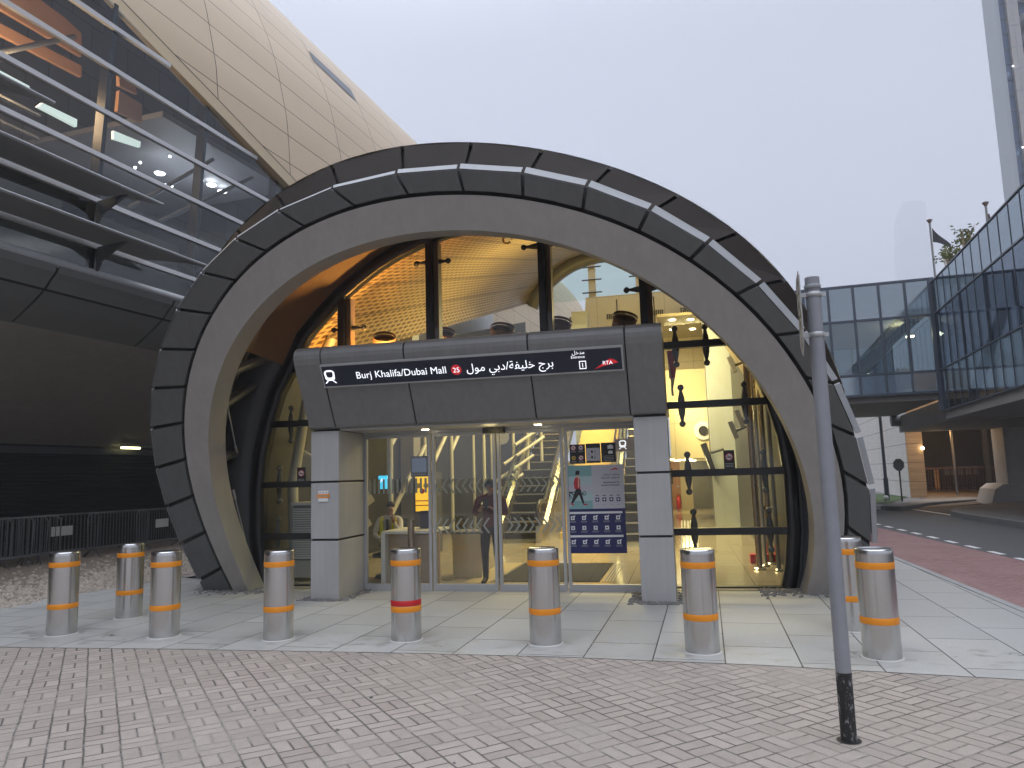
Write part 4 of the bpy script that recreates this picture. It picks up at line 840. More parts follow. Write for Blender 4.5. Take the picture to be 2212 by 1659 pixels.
solo(MB().box(q0.x, q1.x, 4.0, 4.25, .013, .17), 'red_box', 'red_paint', 'low red box at the feet of the metal poles', 'box', FF, (q0.x, 4, 0), bevel=.01)
for i, (px, v) in enumerate(((1640, 5.2), (1654, 5.0), (1672, 4.7))):
    q = at(px, 1150, FF, 1, v); t = thing('stanchion', ('short chrome stanchion behind the bronze poles', 'chrome stanchion beside the red box', 'chrome stanchion close to the right frame')[i], 'stanchion', FF, (q.x, v, 0), 'chrome stanchions')
    part(MB().tube([(q.x, v, .03), (q.x, v, .95)], .035, 12), 'post', 'chrome', t); part(MB().lathe([(.001, .96), (.04, .95), (.04, .9)], 12, (q.x, v, 0)), 'cap', 'handrail', t); part(MB().lathe([(.17, .012), (.16, .03), (.04, .05)], 16, (q.x, v, 0)), 'foot', 'chrome', t)
q = at(1466, 1088, FF, 1, 23); fx_ = thing('fire_extinguisher', 'red fire extinguisher beside the wooden door at the far end', 'extinguisher', FF, (q.x, 23, 0)); part(MB().lathe([(.001, .03), (.1, .03), (.1, .52), (.04, .62), (.03, .68)], 14, (q.x, 23, 0)), 'cylinder', 'red_paint', fx_); part(MB().tube([(q.x, 23, .68), (q.x + .1, 22.95, .6), (q.x + .12, 22.95, .25)], .015, 6), 'hose', 'plastic_black', fx_)
q0, q1 = at(1441, 758, FF, 1, 2.2), at(1449, 855, FF, 1, 2.2); fl = thing('hall_flag', 'narrow red and white flag hanging beside the porch', 'flag', FF, (q0.x, 2.2, q1.z))
part(MB().tube([(q0.x, 2.2, q0.z), (q0.x + .06, 2.2, q1.z)], .01, 6), 'pole', 'aluminium', fl)
mb = MB(); zz = lambda t: q0.z + (q1.z - q0.z) * t
mb.loft([[(q0.x + .01, 2.19, zz(t)), (q0.x + .06 + .02 * math.sin(t * 7), 2.2, zz(t)), (q0.x + .10 + .03 * math.sin(t * 5), 2.26, zz(t) + .02)] for t in (0, .15, .3, .45, .62)], closed=False); part(mb, 'red_field', 'red_paint', fl)
mb = MB(); mb.loft([[(q0.x + .03, 2.19, zz(t)), (q0.x + .05, 2.2, zz(t)), (q0.x + .10 - (t - .62) * .15, 2.26, zz(t) + .02)] for t in (.62, .75, .9, 1.)], closed=False); part(mb, 'white_field', 'white_paint', fl)
# cameras and monitors near the right glass, hall monitor
for i, (px, py, v, lb) in enumerate(((1582, 788, 6, 'white camera box high on the column beside the lattice'), (1598, 905, 5, 'tilted panel light near the bronze poles, upper'), (1585, 930, 5, 'tilted panel light near the bronze poles, lower'))):
    q = at(px, py, FF, 1, v); t = thing('tilted_lamp', lb, 'lamp', FF, q, 'fittings on arms by the right glass')
    part(MB().prism([q + V3((-.10, 0, .17)), q + V3((-.01, 0, .19)), q + V3((.09, 0, -.14)), q + V3((.01, 0, -.17))], (0, .1, 0)), 'housing', 'steel_grey', t, bevel=.01); part(MB().tube([q + V3((.05, .1, 0)), q + V3((.3, .3, .1))], .03, 8), 'arm', 'steel_grey', t)
q = at(1535, 985, FF, 1, 12.5); t = thing('hall_monitor', 'black monitor hanging sideways from the hall ceiling', 'monitor', FF, q); part(MB().prism([q + V3((-.25, 0, .35)), q + V3((.0, 0, -.45)), q + V3((.12, 0, -.42)), q + V3((-.1, 0, .4))], (0, .9, 0)), 'case', 'plastic_black', t); part(MB().tube([q + V3((.03, .4, .1)), q + V3((.4, .4, .2))], .04, 8), 'bracket', 'steel_dark', t)
# round air nozzles standing on top of the porch, behind the glass
for i, (px, py) in enumerate(((830, 732), (957, 722), (1085, 712), (1209, 699), (1350, 688))):
    q = at(px, py, FF, 1, 1.95); t = thing('air_nozzle', ('round brown air nozzle above the left end of the sign', 'round brown air nozzle half hidden by the second black mullion', 'round brown air nozzle above the middle of the sign', 'round brown air nozzle just right of the third black mullion', 'round brown air nozzle above the Arabic entrance lettering')[i], 'air nozzle', FF, (q.x, 1.95, 3.53), 'air nozzles on top of the porch')
    ax_ = V3((.25, -.55, .8)).normalized(); c0 = V3((q.x, 1.95, q.z + .0))
    part(MB().tube([c0 - ax_ * .28, c0 - ax_ * .05, c0], [.185, .19, .19], 20, caps=False), 'drum', 'bronze_lining', t); part(MB().tube([c0, c0 + ax_ * .05], [.205, .20], 20, caps=False), 'rim', 'bronze_lining', t); part(MB().tube([c0 - ax_ * .05, c0 - ax_ * .04], .185, 20), 'throat', 'bronze_tube', t)
    part(MB().tube([c0 - ax_ * .25, V3((q.x, 2.1, 3.4))], .12, 14), 'neck', 'steel_dark', t)
part(MB().box(-2.45, 2.45, 1.35, 2.4, 3.2, 3.45), 'lobby_roof', 'steel_dark', hall)
q = at(1096, 517, FF, 1, 4); t = thing('ring_lamp', 'small brass ring lamp hanging from the lattice ceiling', 'lamp', FF, q); part(MB().tube([q + V3((.09 * math.cos(a), .03 * math.sin(a), .09 * math.sin(a))) for a in [k * .5 for k in range(12)]], .022, 8), 'ring', 'bronze_tube', t); part(MB().tube([q + V3((-.02, 0, .1)), q + V3((-.02, 0, .6))], .008, 6), 'rod', 'bronze_tube', t)
# ================================================================ the station building on the left
LEAN = .07
def ST(s, z, d=0.): return V3((LEAN * (z - 6) + d, s, z))
stn = thing('station_building', 'large station with a gold shell roof over tilted glass and grey sunshades', 'station', SF, (0, 0, 6))
CS = [(.46, 10.0), (.43, 10.8), (.39, 11.4), (.31, 12.27), (.13, 13.15), (-.07, 14.05), (-.36, 14.95), (-.75, 15.85), (-1.17, 16.74), (-1.7, 17.55), (-2.3, 18.35), (-3.05, 19.1), (-3.95, 19.8), (-5.0, 20.4), (-6.3, 20.9), (-7.8, 21.25), (-9.5, 21.4), (-12, 21.4)]
m = mat('gold_shell', (.47, .40, .32), .42, .15); g = NT(m); u = g.xyz(g.uv())
def line(g, v, per, o, w):
    f = g.math('FRACT', g.math('DIVIDE', g.math('ADD', v, o), per)); d = g.math('MULTIPLY', g.math('MINIMUM', f, g.math('SUBTRACT', 1., f)), per); return g.rng(d, w * .55, w * 1.1, 1., 0.)
ln = g.math('MAXIMUM', line(g, u[0], 3.03, -1.307 + 30.3, .017), line(g, u[1], .885, 0., .014))
cell = g.comb(g.math('FLOOR', g.math('DIVIDE', g.math('ADD', u[0], 30.3 - 1.307), 3.03)), g.math('FLOOR', g.math('DIVIDE', u[1], .885)), .5); wn = g.n('ShaderNodeTexWhiteNoise', noise_dimensions='3D'); g.l(cell, wn.inputs['Vector'])
dirt = g.noise(g.comb(g.math('MULTIPLY', u[0], 1.2), g.math('MULTIPLY', u[1], .35)), 1.4, 6, .7)
c = g.mix(wn.outputs['Value'], (.50, .385, .255, 1), (.535, .415, .28, 1)); c = g.mix(g.rng(dirt, .55, .85, 0., .35), c, (.34, .29, .23, 1)); g.l(g.mix(ln, c, (.04, .032, .025, 1)), g.b.inputs['Base Color']); g.l(g.bump(g.math('SUBTRACT', 1., ln), .5, .01), g.b.inputs['Normal'])
mat('gold_lip', (.47, .37, .235), .42, .15)
def lipz(s): return 11.32 - .272 * s
def cs(z): return float(np.interp(z, [q[1] for q in CS], [q[0] for q in CS]))
arcl = [0.]
for a, b in zip(CS, CS[1:]): arcl.append(arcl[-1] + math.hypot(b[0] - a[0], b[1] - a[1]))
# densify the cross-section and sweep it along the wall, cut by the falling lower lip
SS = [-24 + 1.0 * k for k in range(75)]
def xs(t):
    z = np.interp(t, arcl, [q[1] for q in CS]); o = np.interp(t, arcl, [q[0] for q in CS]); return float(o), float(z)
TT = [arcl[-1] * k / 46 for k in range(47)]
rings, uvs = [], []
for s in SS:
    zl = max(6.3, lipz(s)); t0 = float(np.interp(zl, [q[1] for q in CS], arcl)) if zl > 10 else zl - 10.
    r, uv_ = [], []
    for k in range(47):
        t = t0 + (arcl[-1] - t0) * k / 46
        o, z = xs(t) if t >= 0 else (.46 - .01 * t * 0, 10 + t)
        r.append((o, s, z)); uv_.append((s, t))
    rings.append(r); uvs.append(uv_)
part(MB().loft(rings, closed=False, uvs=uvs), 'shell_roof', 'gold_shell', stn)
part(MB().sharp([[(cs(max(10, lipz(s))) + .03, s, lipz(s)), (cs(max(10, lipz(s) + .36)) + .03, s, lipz(s) + .36), (cs(max(10, lipz(s) + .36)) - .05, s, lipz(s) + .36), (LEAN * (lipz(s) - 6) - .1, s, lipz(s) - .03)] for s in [-24 + k for k in range(43)]]), 'shell_lip', 'gold_lip', stn)
part(MB().loft([[(cs(max(10, lipz(s) + .36)) + .034, s, lipz(s) + .345), (cs(max(10, lipz(s) + .38)) + .034, s, lipz(s) + .372)] for s in [-24 + k for k in range(43)]], closed=False), 'lip_joint', 'rubber_black', stn)
q = [(s, t) for s, t in ((7.42, .06), (7.42, .60), (10.3, .60), (10.3, .06))]
tb = float(np.interp(15.75, [c_[1] for c_ in CS], arcl))
def sl(s, t): o, z = xs(tb + t); return V3((o + .02, s, z))
part(MB().quad(sl(7.5, .42), sl(10.35, .30), sl(10.35, .88), sl(7.5, .88)), 'roof_slot', 'tower_dark', stn, 'long dark slot in the shell')
# transoms, mullions and panes of the tilted glass
ZT = (6.62, 7.57, 8.52, 9.48, 10.47, 11.36, 12.4, 13.5); MS = [-14.6, -11.4, -8.2, -5.0, -1.88, 1.02, 3.95, 6.9, 9.8, 12.7]
def s_end(z): return min(17., (11.32 - z) / .272)
for z in ZT: part(MB().prism([ST(-20, z - .045, -.03), ST(-20, z - .045, .06), ST(-20, z + .05, .06), ST(-20, z + .05, -.03)], V3((0, s_end(z) + 19.8, 0))), 'transom', 'transom_grey', stn)
for s in MS:
    zt = min(lipz(s) + .1, 14.5)
    if zt > 6.2: part(MB().prism([ST(s - .05, 6, -.02), ST(s + .05, 6, -.02), ST(s + .05, 6, -.26), ST(s - .05, 6, -.26)], V3((LEAN * (zt - 6), 0, zt - 6))), 'mullion', 'frame_black', stn)
zs = (6.0,) + ZT
for a, b in zip(zs, zs[1:]):
    for s0, s1 in zip(MS, MS[1:]):
        q = [V3((s0, 0, a)), V3((s1, 0, a)), V3((s1, 0, b)), V3((s0, 0, b))]; o = []
        for i, p in enumerate(q):
            r = q[(i + 1) % 4]; k0, k1 = lipz(p.x) + .02 - p.z, lipz(r.x) + .02 - r.z
            if k0 >= 0: o.append(p)
            if (k0 > 0) != (k1 > 0) and k0 != k1: o.append(p.lerp(r, k0 / (k0 - k1)))
        if len(o) > 2: part(MB().quad(*[ST(p.x, p.z) for p in o]), 'pane', 'glass_station', stn)
# sunshades: blade-shaped fins with brackets
for z, s1, s0, br in ((6.62, .35, -22, (-1.85,)), (7.57, -1.15, -22, (-1.95,)), (8.52, -3.85, -22, ())):
    o0 = LEAN * (z - 6); tip = [(o0 + .985, s1), (o0 + .95, s1 - .03), (o0 + .82, s1 - .30), (o0 + .62, s1 - .62), (o0 + .40, s1 - .86), (o0 + .14, s1 - 1.0)]
    pl_ = [(o0 + .14, s0), (o0 + .98, s0)] + tip
    f_ = part(MB().prism([(x, y, z + .02) for x, y in pl_], (0, 0, .05)), 'sunshade', 'steel_grey', stn, bevel=.012)
    part(MB().tube([(o0 + .985, s0, z + .06), (o0 + .985, s1, z + .06)], .022, 8), 'front_edge', 'lip_metal', f_)
    for s in br: part(MB().prism([(o0 + .02, s, z - .55), (o0 + .16, s, z - .30), (o0 + .80, s, z + .02), (o0 + .62, s, z + .02), (o0 + .02, s, z - .02)], (0, .06, 0)), 'bracket', 'steel_dark', f_)
# rounded edge, curved fascia panels, sloping soffit, louvre wall
part(MB().tube([(.0, -22, 6.06), (.0, 16, 6.06)], .09, 14), 'edge_roll', 'lip_metal', stn)
cf = [(.06, 6.0), (-.0, 5.86), (-.10, 5.76), (-.28, 5.55), (-.55, 5.33), (-.84, 5.13), (-1.09, 4.97)]
def fas(s0, s1, a, b): part(MB().loft([[(o, s, z) for o, z in cf[a:b]] + [(o - .03, s, z + .02) for o, z in cf[a:b]][::-1] for s in (s0, s1)], caps=True, smooth=False), 'fascia_panel', 'fascia_grey', stn)
for k in range(-7, 6):
    s0 = -2.68 + 3.07 * k
    fas(s0 + .03, s0 + 3.04, 0, 4); fas(s0 + .03, s0 + 3.04, 3, 7)
part(MB().loft([[(o - .05, s, z + .03) for o, z in cf] for s in (-24, 16)], closed=False), 'joint_backing', 'rubber_black', stn)
part(MB().prism([(-.262, -24, 5.566), (-.302, -24, 5.53), (-.304, -24, 5.534), (-.264, -24, 5.57)], (0, 40, 0)), 'joint_strip', 'rubber_black', stn)
part(MB().quad((-1.09, -24, 4.96), (-1.09, 16, 4.96), (-5.2, 16, 2.84), (-5.2, -24, 2.84)), 'soffit', 'soffit_grey', stn)
mat('louvre_dark', (.014, .015, .016), .55)
part(MB().box(-5.3, -5.22, -24, 16, 0, 2.9), 'wall', 'louvre_dark', stn)
mb = MB(); [mb.quad((-5.22, -24, .25 + k * .1), (-5.22, 16, .25 + k * .1), (-5.15, 16, .19 + k * .1), (-5.15, -24, .19 + k * .1)) for k in range(24)]; part(mb, 'louvre_slats', 'louvre_dark', stn)
part(MB().box(-5.22, -5.1, -24, 16, 2.62, 2.78), 'wall_beam', 'steel_dark', stn)
mat('spandrel', (.10, .115, .108), .5)
part(MB().quad((-.12, -24, 6.02), (-.12, 17, 6.02), (-.08, 17, 6.6), (-.08, -24, 6.6)), 'spandrel_panel', 'spandrel', stn)
mat('blind', (.30, .31, .28), .6)
for s0, s1 in ((-3.9, -2.3), (-1.5, .95)):
    mb = MB(); [mb.quad((-.42, s0, 6.68 + k * .075), (-.42, s1, 6.68 + k * .075), (-.36, s1, 6.735 + k * .075), (-.36, s0, 6.735 + k * .075)) for k in range(11)]; part(mb, 'window_blind', 'blind', stn)
# inside the station: floors, lit ceilings, walls
part(MB().quad((-.5, -24, 6.0), (-.5, 17, 6.0), (-14, 17, 6.0), (-14, -24, 6.0)), 'floor', 'steel_dark', stn)
m = mat('inside_grey', (.2, .2, .2), .6); g = NT(m); x = g.xyz(g.obj()); b = g.n('ShaderNodeTexBrick'); g.l(g.comb(x[1], g.math('ADD', x[2], x[0])), b.inputs['Vector'])
for k, v in (('Scale', 1.), ('Mortar Size', .012), ('Brick Width', 1.5), ('Row Height', .9)): b.inputs[k].default_value = v
b.inputs['Color1'].default_value = (.15, .15, .155, 1); b.inputs['Color2'].default_value = (.24, .235, .23, 1); b.inputs['Mortar'].default_value = (.04, .04, .045, 1); g.l(b.outputs['Color'], g.b.inputs['Base Color'])
mat('inside_pale', (.33, .33, .35), .55, var=.12, scale=.5)
part(MB().quad((-7.5, -24, 6), (-7.5, 17, 6), (-7.5, 17, 21), (-7.5, -24, 21)), 'inner_wall', 'inside_grey', stn)
part(MB().box(-7.5, -1.3, 1.25, 6.8, 11.2, 11.35), 'ceiling', 'inside_pale', stn); part(MB().box(-7.5, -.9, -24, 17, 8.05, 8.2), 'mezzanine', 'inside_grey', stn)
mat('lattice_orange', (.62, .33, .17), .5, var=.12, scale=.8)
p = [at(x, y, SF, 0, -2.4) for x, y in ((0, 0), (88, 0), (140, 38), (176, 72), (176, 122), (0, 18))]; part(MB().prism(p, (-.1, 0, 0)), 'lit_ceiling', 'lattice_orange', stn, 'orange-lit ceiling panel')
p = [at(x, y, SF, 0, -2.4) for x, y in ((0, 50), (176, 142), (176, 166), (0, 74))]; part(MB().prism(p, (-.1, 0, 0)), 'lit_ceiling', 'lattice_orange', stn, 'orange-lit ceiling panel')
p = [at(x, y, SF, 0, -.95) for x, y in ((258, 195), (307, 226), (307, 264), (254, 240))]; part(MB().prism(p, (-.1, 0, 0)), 'lit_ceiling', 'lattice_orange', stn, 'orange-lit ceiling panel'); p = [at(x, y, SF, 0, -.95) for x, y in ((258, 160), (275, 163), (290, 180), (297, 203), (258, 185))]; part(MB().prism(p, (-.1, 0, 0)), 'lit_ceiling', 'lattice_orange', stn, 'orange-lit ceiling panel')
for pts_ in (((0, 152), (64, 186), (64, 200), (0, 168)), ((92, 222), (167, 258), (166, 274), (82, 230)), ((246, 282), (304, 306), (303, 318), (246, 300))):
    p = [at(x, y, SF, 0, -1.0) for x, y in pts_]; part(MB().prism(p, (-.08, 0, 0)), 'lit_window', 'glow_strip', stn)
for x, y in ((345, 376), (362, 403), (457, 401), (480, 415)):
    q = at(x, y, SF, 0, -3); part(MB().lathe([(.001, 0), (.13, 0), (.15, .03)], 14, (q.x, q.y, q.z)), 'downlight', 'glow_white', stn)
for x, y in ((292, 362), (303, 351), (437, 390), (367, 338)):
    q = at(x, y, SF, 0, -1.5); part(MB().ball(q, .035), 'small_lamp', 'glow_white', stn)
for (s0, z0, s1, z1, o) in ((-6, 8.2, -1.0, 12.2, -1.6), (-2.5, 6, 3.5, 11, -1.4), (1.0, 8.2, 5, 11, -1.2), (-7.5, 8.2, -4, 11.5, -2)): part(MB().tube([(o, s0, z0), (o - .2, s1, z1)], .06, 8), 'brace', 'steel_grey', stn)
part(MB().box(-1.7, -1.6, -9, -1.9, 9.22, 9.27).box(-1.7, -1.6, -9, -1.9, 9.75, 9.8), 'guard_rail', 'steel_grey', stn)
for s in (-6.4, -4.2): part(MB().box(-1.7, -1.62, s, s + .06, 8.2, 9.8), 'rail_post', 'steel_grey', stn)
q0, q1 = at(262, 967, SF, 0, -4.9), at(302, 971, SF, 0, -4.9)
tl = thing('tube_light', 'lit fluorescent tube under the dark station soffit', 'lamp', SF, q0); part(MB().tube([q0, V3((q0.x, q1.y, q0.z))], .035, 8), 'tube', 'glow_tube', tl); part(MB().box(q0.x - .05, q0.x + .05, q0.y, q1.y + 1.2, q0.z + .04, q0.z + .1), 'batten', 'steel_grey', tl)
# ---- crowd barriers in front of the wall
br = thing('crowd_barrier', 'galvanised crowd barrier with a blank pale plate, nearest the left bollard', 'barrier', SF, (-2.6, 0, 0), 'crowd barriers below the station', yaw=.0001)
ROOT[br.name] = V3((0, 0, 0))
def barrier_parts(t, plate):
    r = .019
    part(MB().tube([(0, -.98, .2), (0, -1.0, .95), (0, -.92, 1.05), (0, .92, 1.05), (0, 1.0, .95), (0, .98, .2), (0, -.98, .2)], r, 8), 'frame', 'galvanised', t)
    mb = MB(); [mb.tube([(0, -.9 + k * .1, .2), (0, -.9 + k * .1, 1.05)], .010, 6) for k in range(19)]; part(mb, 'bars', 'galvanised', t)
    for y in (-.85, .85): part(MB().tube([(-.26, y, .012), (-.2, y, .05), (0, y, .2), (.2, y, .05), (.26, y, .012)], .016, 6), 'foot', 'galvanised', t)
    if plate: part(MB().box(.02, .026, -.27, .27, .56, .78), 'name_plate', 'steel_white', t)
barrier_parts(br, True)
br.matrix_world = SF.m((-2.95, .25, 0), R(-4))
dup(br, SF, (-2.6, 3.0, 0), R(8), 'galvanised crowd barrier with a pale plate, farthest along by the arch', 'crowd barriers below the station')
b3 = thing('crowd_barrier', 'plain galvanised crowd barrier between the two with pale plates', 'barrier', SF, (-2.7, 1.6, 0), 'crowd barriers below the station'); ROOT[b3.name] = V3((0, 0, 0)); b3.matrix_world = SF.m((-2.75, 1.75, 0), R(3)); barrier_parts(b3, False)
for k, (o, s, y, lb) in enumerate(((-3.05, -1.0, -38, 'outer barrier of the bunched ones at the left picture edge'), (-3.0, -1.35, -30, 'second of the bunched barriers at the left picture edge'), (-2.9, -1.75, -24, 'third of the bunched barriers at the left picture edge'), (-2.75, -2.3, -14, 'leftmost barrier, cut by the picture edge'), (-2.5, 4.7, 4, 'last barrier, half behind the arch foot'))):
    dup(b3, SF, (o, s, 0), R(y), lb, 'crowd barriers below the station')
# ================================================================ footbridges, pier, walls and towers on the right (x = n, y = w)
BW = 26.59; BN = 5.80
fb = thing('footbridge', 'glazed footbridge crossing the road behind the arch', 'footbridge', RF, (4, BW, 3.9))
ns = [BN - .775 * k for k in range(7)]; zb = (3.94, 4.61, 6.44, 7.63)
for a, b in zip(ns[1:], ns): [part(MB().quad((a, BW, z0), (b, BW, z0), (b, BW, z1), (a, BW, z1)), 'pane', mm, fb) for z0, z1, mm in ((zb[0], zb[1], 'glass_spandrel'), (zb[1], zb[2], 'glass_bridge'), (zb[2], zb[3], 'glass_spandrel'))]
for n in ns: part(MB().box(n - .045, n + .03, BW - .05, BW + .12, zb[0], zb[3]), 'mullion', 'tower_dark', fb)
for z in zb: part(MB().box(ns[-1], BN - .05, BW - .04, BW + .1, z - .045, z + .035), 'transom', 'tower_dark', fb)
part(MB().box(ns[-1] - .3, BN - .06, BW + .12, 34.6, 3.70, 3.93), 'deck', 'soffit_grey', fb); part(MB().box(ns[-1] - .3, BN - .06, BW + .12, 34.6, 7.45, 7.66), 'roof', 'soffit_grey', fb)
part(MB().quad((ns[-1], 34.5, 3.95), (BN, 34.5, 3.95), (BN, 34.5, 7.5), (ns[-1], 34.5, 7.5)), 'far_glazing', 'glass_bridge', fb)
mb = MB(); [mb.box(BN - .775 * k - .03, BN - .775 * k + .03, 34.4, 34.48, 3.95, 7.45) for k in range(7)]; part(mb, 'far_mullions', 'tower_dark', fb)
part(MB().box(ns[-1], BN, BW + .2, 34.4, 6.62, 6.72), 'ceiling', 'soffit_grey', fb); part(MB().tube([(2.1, BW + .5, 3.8), (5.9, BW + 2.2, 6.9)], .16, 10), 'brace', 'steel_dark', fb); part(MB().tube([(3.2, 33.5, 4.2), (5.6, 33.5, 6.6)], .14, 10), 'brace', 'steel_dark', fb)
q = at(1966, 727, RF, 1, 29); part(MB().box(q.x - .12, q.x + .12, 28.9, 29.1, q.z - .03, q.z + .03), 'ceiling_lamp', 'glow_warm', fb)
part(MB().box(5.02, 5.66, BW - .06, BW - .02, 4.0, 4.55), 'service_panel', 'steel_grey', fb)
f2 = thing('glass_walkway', 'long teal glass walkway running towards the viewer above the road', 'walkway', RF, (6, 18, 3.3))
ws = [BW + .02 - .775 * k for k in range(28)]; zc = (3.33, 4.61, 6.44, 7.48)
for a, b in zip(ws[1:], ws):
    for z0, z1, mm in ((zc[0], zc[1], 'glass_spandrel'), (zc[1], zc[2], 'glass_bridge_dark'), (zc[2], zc[3], 'glass_spandrel')): part(MB().quad((BN, a, z0), (BN, b, z0), (BN, b, z1), (BN, a, z1)), 'pane', mm, f2)
for w in ws: part(MB().box(BN - .012, BN + .06, w - .010, w + .010, zc[0], zc[3]), 'mullion', 'tower_dark', f2)
for z in zc: part(MB().box(BN - .03, BN + .1, ws[-1], BW - .06, z - .018, z + .018), 'transom', 'tower_dark', f2)
part(MB().box(BN - .10, BN + .08, BW - .06, BW + .10, zc[0], 7.66), 'corner_post', 'tower_dark', f2)
part(MB().box(BN + .05, 11.0, ws[-1], BW, 3.05, 3.31), 'deck', 'soffit_grey', f2); part(MB().box(BN + .1, 11.0, ws[-1], BW, 7.35, 7.47), 'roof', 'soffit_grey', f2)
part(MB().box(BN + .35, 11.0, ws[-1], BW, 6.5, 6.6), 'ceiling', 'tower_dark', f2); part(MB().quad((10.9, ws[-1], 3.3), (10.9, BW, 3.3), (10.9, BW, 7.4), (10.9, ws[-1], 7.4)), 'far_glazing', 'glass_bridge_dark', f2)
part(MB().box(BN + .06, 11.5, BW + .14, 34.8, 3.0, 3.68), 'deck_end', 'soffit_grey', f2); part(MB().tube([(6.4, 26, 3.4), (6.4, 20, 6.6)], .14, 10), 'brace', 'steel_dark', f2); part(MB().tube([(6.4, 14, 3.4), (6.4, 20, 6.6)], .14, 10), 'brace', 'steel_dark', f2)
part(MB().box(11.0, 14, ws[-1], 34.8, 3.05, 7.48), 'core', 'soffit_grey', f2)
q = at(1942, 907, RF, 1, 34.4); fl_ = thing('drum_floodlight', 'grey drum-shaped floodlight on the end of the walkway deck', 'floodlight', RF, q); part(MB().tube([q + V3((-.3, 0, 0)), q + V3((.28, 0, 0))], .27, 18), 'drum', 'steel_grey', fl_); part(MB().tube([q + V3((-.31, 0, 0)), q + V3((-.3, 0, 0))], .24, 18), 'lens', 'step_dark', fl_); part(MB().box(q.x + .2, q.x + .34, q.y - .1, q.y + .3, q.z - .08, q.z + .08), 'bracket', 'steel_dark', fl_)
pr = thing('bridge_pier', 'thick grey concrete pier with a flared foot below the walkway', 'pier', RF, (10, 33.8, 0)); part(MB().box(9.25, 11.6, 33.4, 35, 0, 3.05), 'shaft', 'concrete_pier', pr, bevel=.05)
part(MB().prism([(8.55, 33.2, .0), (8.75, 33.2, .62), (9.0, 33.2, .8), (11.7, 33.2, .85), (11.7, 33.2, 0)], (0, 2.2, 0)), 'foot', 'concrete_pier', pr, bevel=.04)
# pale stone wall, timber-lined corner, garage
m = mat('stone_wall', (.6, .56, .54), .75); g = NT(m); o = g.obj(); x = g.xyz(o); st1 = g.noise(g.comb(g.math('MULTIPLY', x[1], .5), g.math('MULTIPLY', x[0], .5), g.math('MULTIPLY', x[2], 9.)), 1.5, 7, .7); bl = g.noise(o, .9, 4)
fz = g.math('FRACT', g.math('DIVIDE', x[2], .87)); jn = g.math('MAXIMUM', g.rng(fz, .0, .022, 1, 0), g.rng(fz, .978, 1., 0, 1)); c = g.mix(g.rng(st1, .35, .68, 0, 1), (.84, .80, .78, 1), (.68, .64, .62, 1)); c = g.mix(g.rng(bl, .4, .7, 0, .4), c, (.66, .62, .6, 1)); g.l(g.mix(jn, c, (.12, .1, .09, 1)), g.b.inputs['Base Color'])
m = mat('timber_wall', (.4, .24, .12), .6); g = NT(m); o = g.obj(); x = g.xyz(o); st1 = g.noise(g.comb(g.math('MULTIPLY', x[0], .6), x[1], g.math('MULTIPLY', x[2], 14.)), 1.4, 7, .7)
fz = g.math('FRACT', g.math('DIVIDE', x[2], .87)); jn = g.math('MAXIMUM', g.rng(fz, .0, .022, 1, 0), g.rng(fz, .978, 1., 0, 1)); c = g.mix(g.rng(st1, .3, .7, 0, 1), (.55, .36, .19, 1), (.33, .2, .1, 1)); g.l(g.mix(jn, c, (.07, .045, .03, 1)), g.b.inputs['Base Color'])
solo(MB().box(6.7, 7.2, 38.52, 90, -.2, 6.2), 'stone_wall', 'stone_wall', 'tall pale striated stone wall beyond the footbridge', 'wall', RF, (6.7, 38.4, 0))
JW = 38.3; jn_ = at(1997, 1000, RF, 1, JW).x
gar = thing('garage', 'dark garage entrance with timber-lined corner and lit lintel under the walkway', 'garage', RF, (10, JW, 0))
part(MB().box(6.7, jn_, JW, JW + .2, -.2, 4.1), 'timber_corner', 'timber_wall', gar); part(MB().box(jn_ - .1, jn_, JW + .2, 48, -.2, 4.1), 'side_wall', 'step_dark', gar)
part(MB().box(6.7, 20, JW - .4, JW + .2, 3.95, 4.9), 'lintel', 'timber_wall', gar); part(MB().box(jn_, 20, JW + .2, 50, 3.9, 4.2), 'ceiling', 'step_dark', gar); part(MB().box(20, 20.2, JW, 50, -.2, 4.2), 'side_wall', 'step_dark', gar); part(MB().box(jn_, 20, 50, 50.2, -.2, 4.2), 'back_wall', 'step_dark', gar)
q = at(1999, 968, RF, 1, JW - .1); part(MB().ball((jn_ - .03, JW - .08, at(1997, 968, RF, 1, JW).z + 0), .07), 'wall_lamp', 'glow_warm', gar)
gt = thing('garage_gate', 'dark reddish barred gate inside the garage entrance', 'gate', RF, (12, 46, .3)); gl, gr = at(2008, 1060, RF, 1, 46).x, at(2162, 1060, RF, 1, 46).x; gz = at(2080, 1062, RF, 1, 46).z; gtp = at(2080, 1008, RF, 1, 46).z
mat('gate_red', (.10, .05, .04), .4, .3)
part(MB().box(gl - .2, gr + 1.5, 46, 46.1, gz, gz + .12).box(gl - .2, gr + 1.5, 46, 46.1, gtp - .1, gtp), 'rails', 'gate_red', gt); mb = MB(); [mb.tube([(gl - .1 + .13 * k, 46.05, gz), (gl - .1 + .13 * k, 46.05, gtp)], .022, 6) for k in range(int((gr + 1.5 - gl) / .13))]; part(mb, 'bars', 'gate_red', gt); part(MB().box(gl + .35, gl + .6, 46.2, 46.3, gz, gtp), 'orange_post', 'timber_wall', gt)
part(MB().box(gl + 2.75, gl + 3.0, 45.9, 46.15, gz, 3.9), 'gate_post', 'steel_dark', gt)
mb = MB(); [mb.box(gl + .9 + .35 * k, gl + 1.15 + .35 * k, 46.5, 46.6, gz + .9, gz + 1.35) for k in range(5)]; part(mb, 'backing_plates', 'steel_grey', gt)
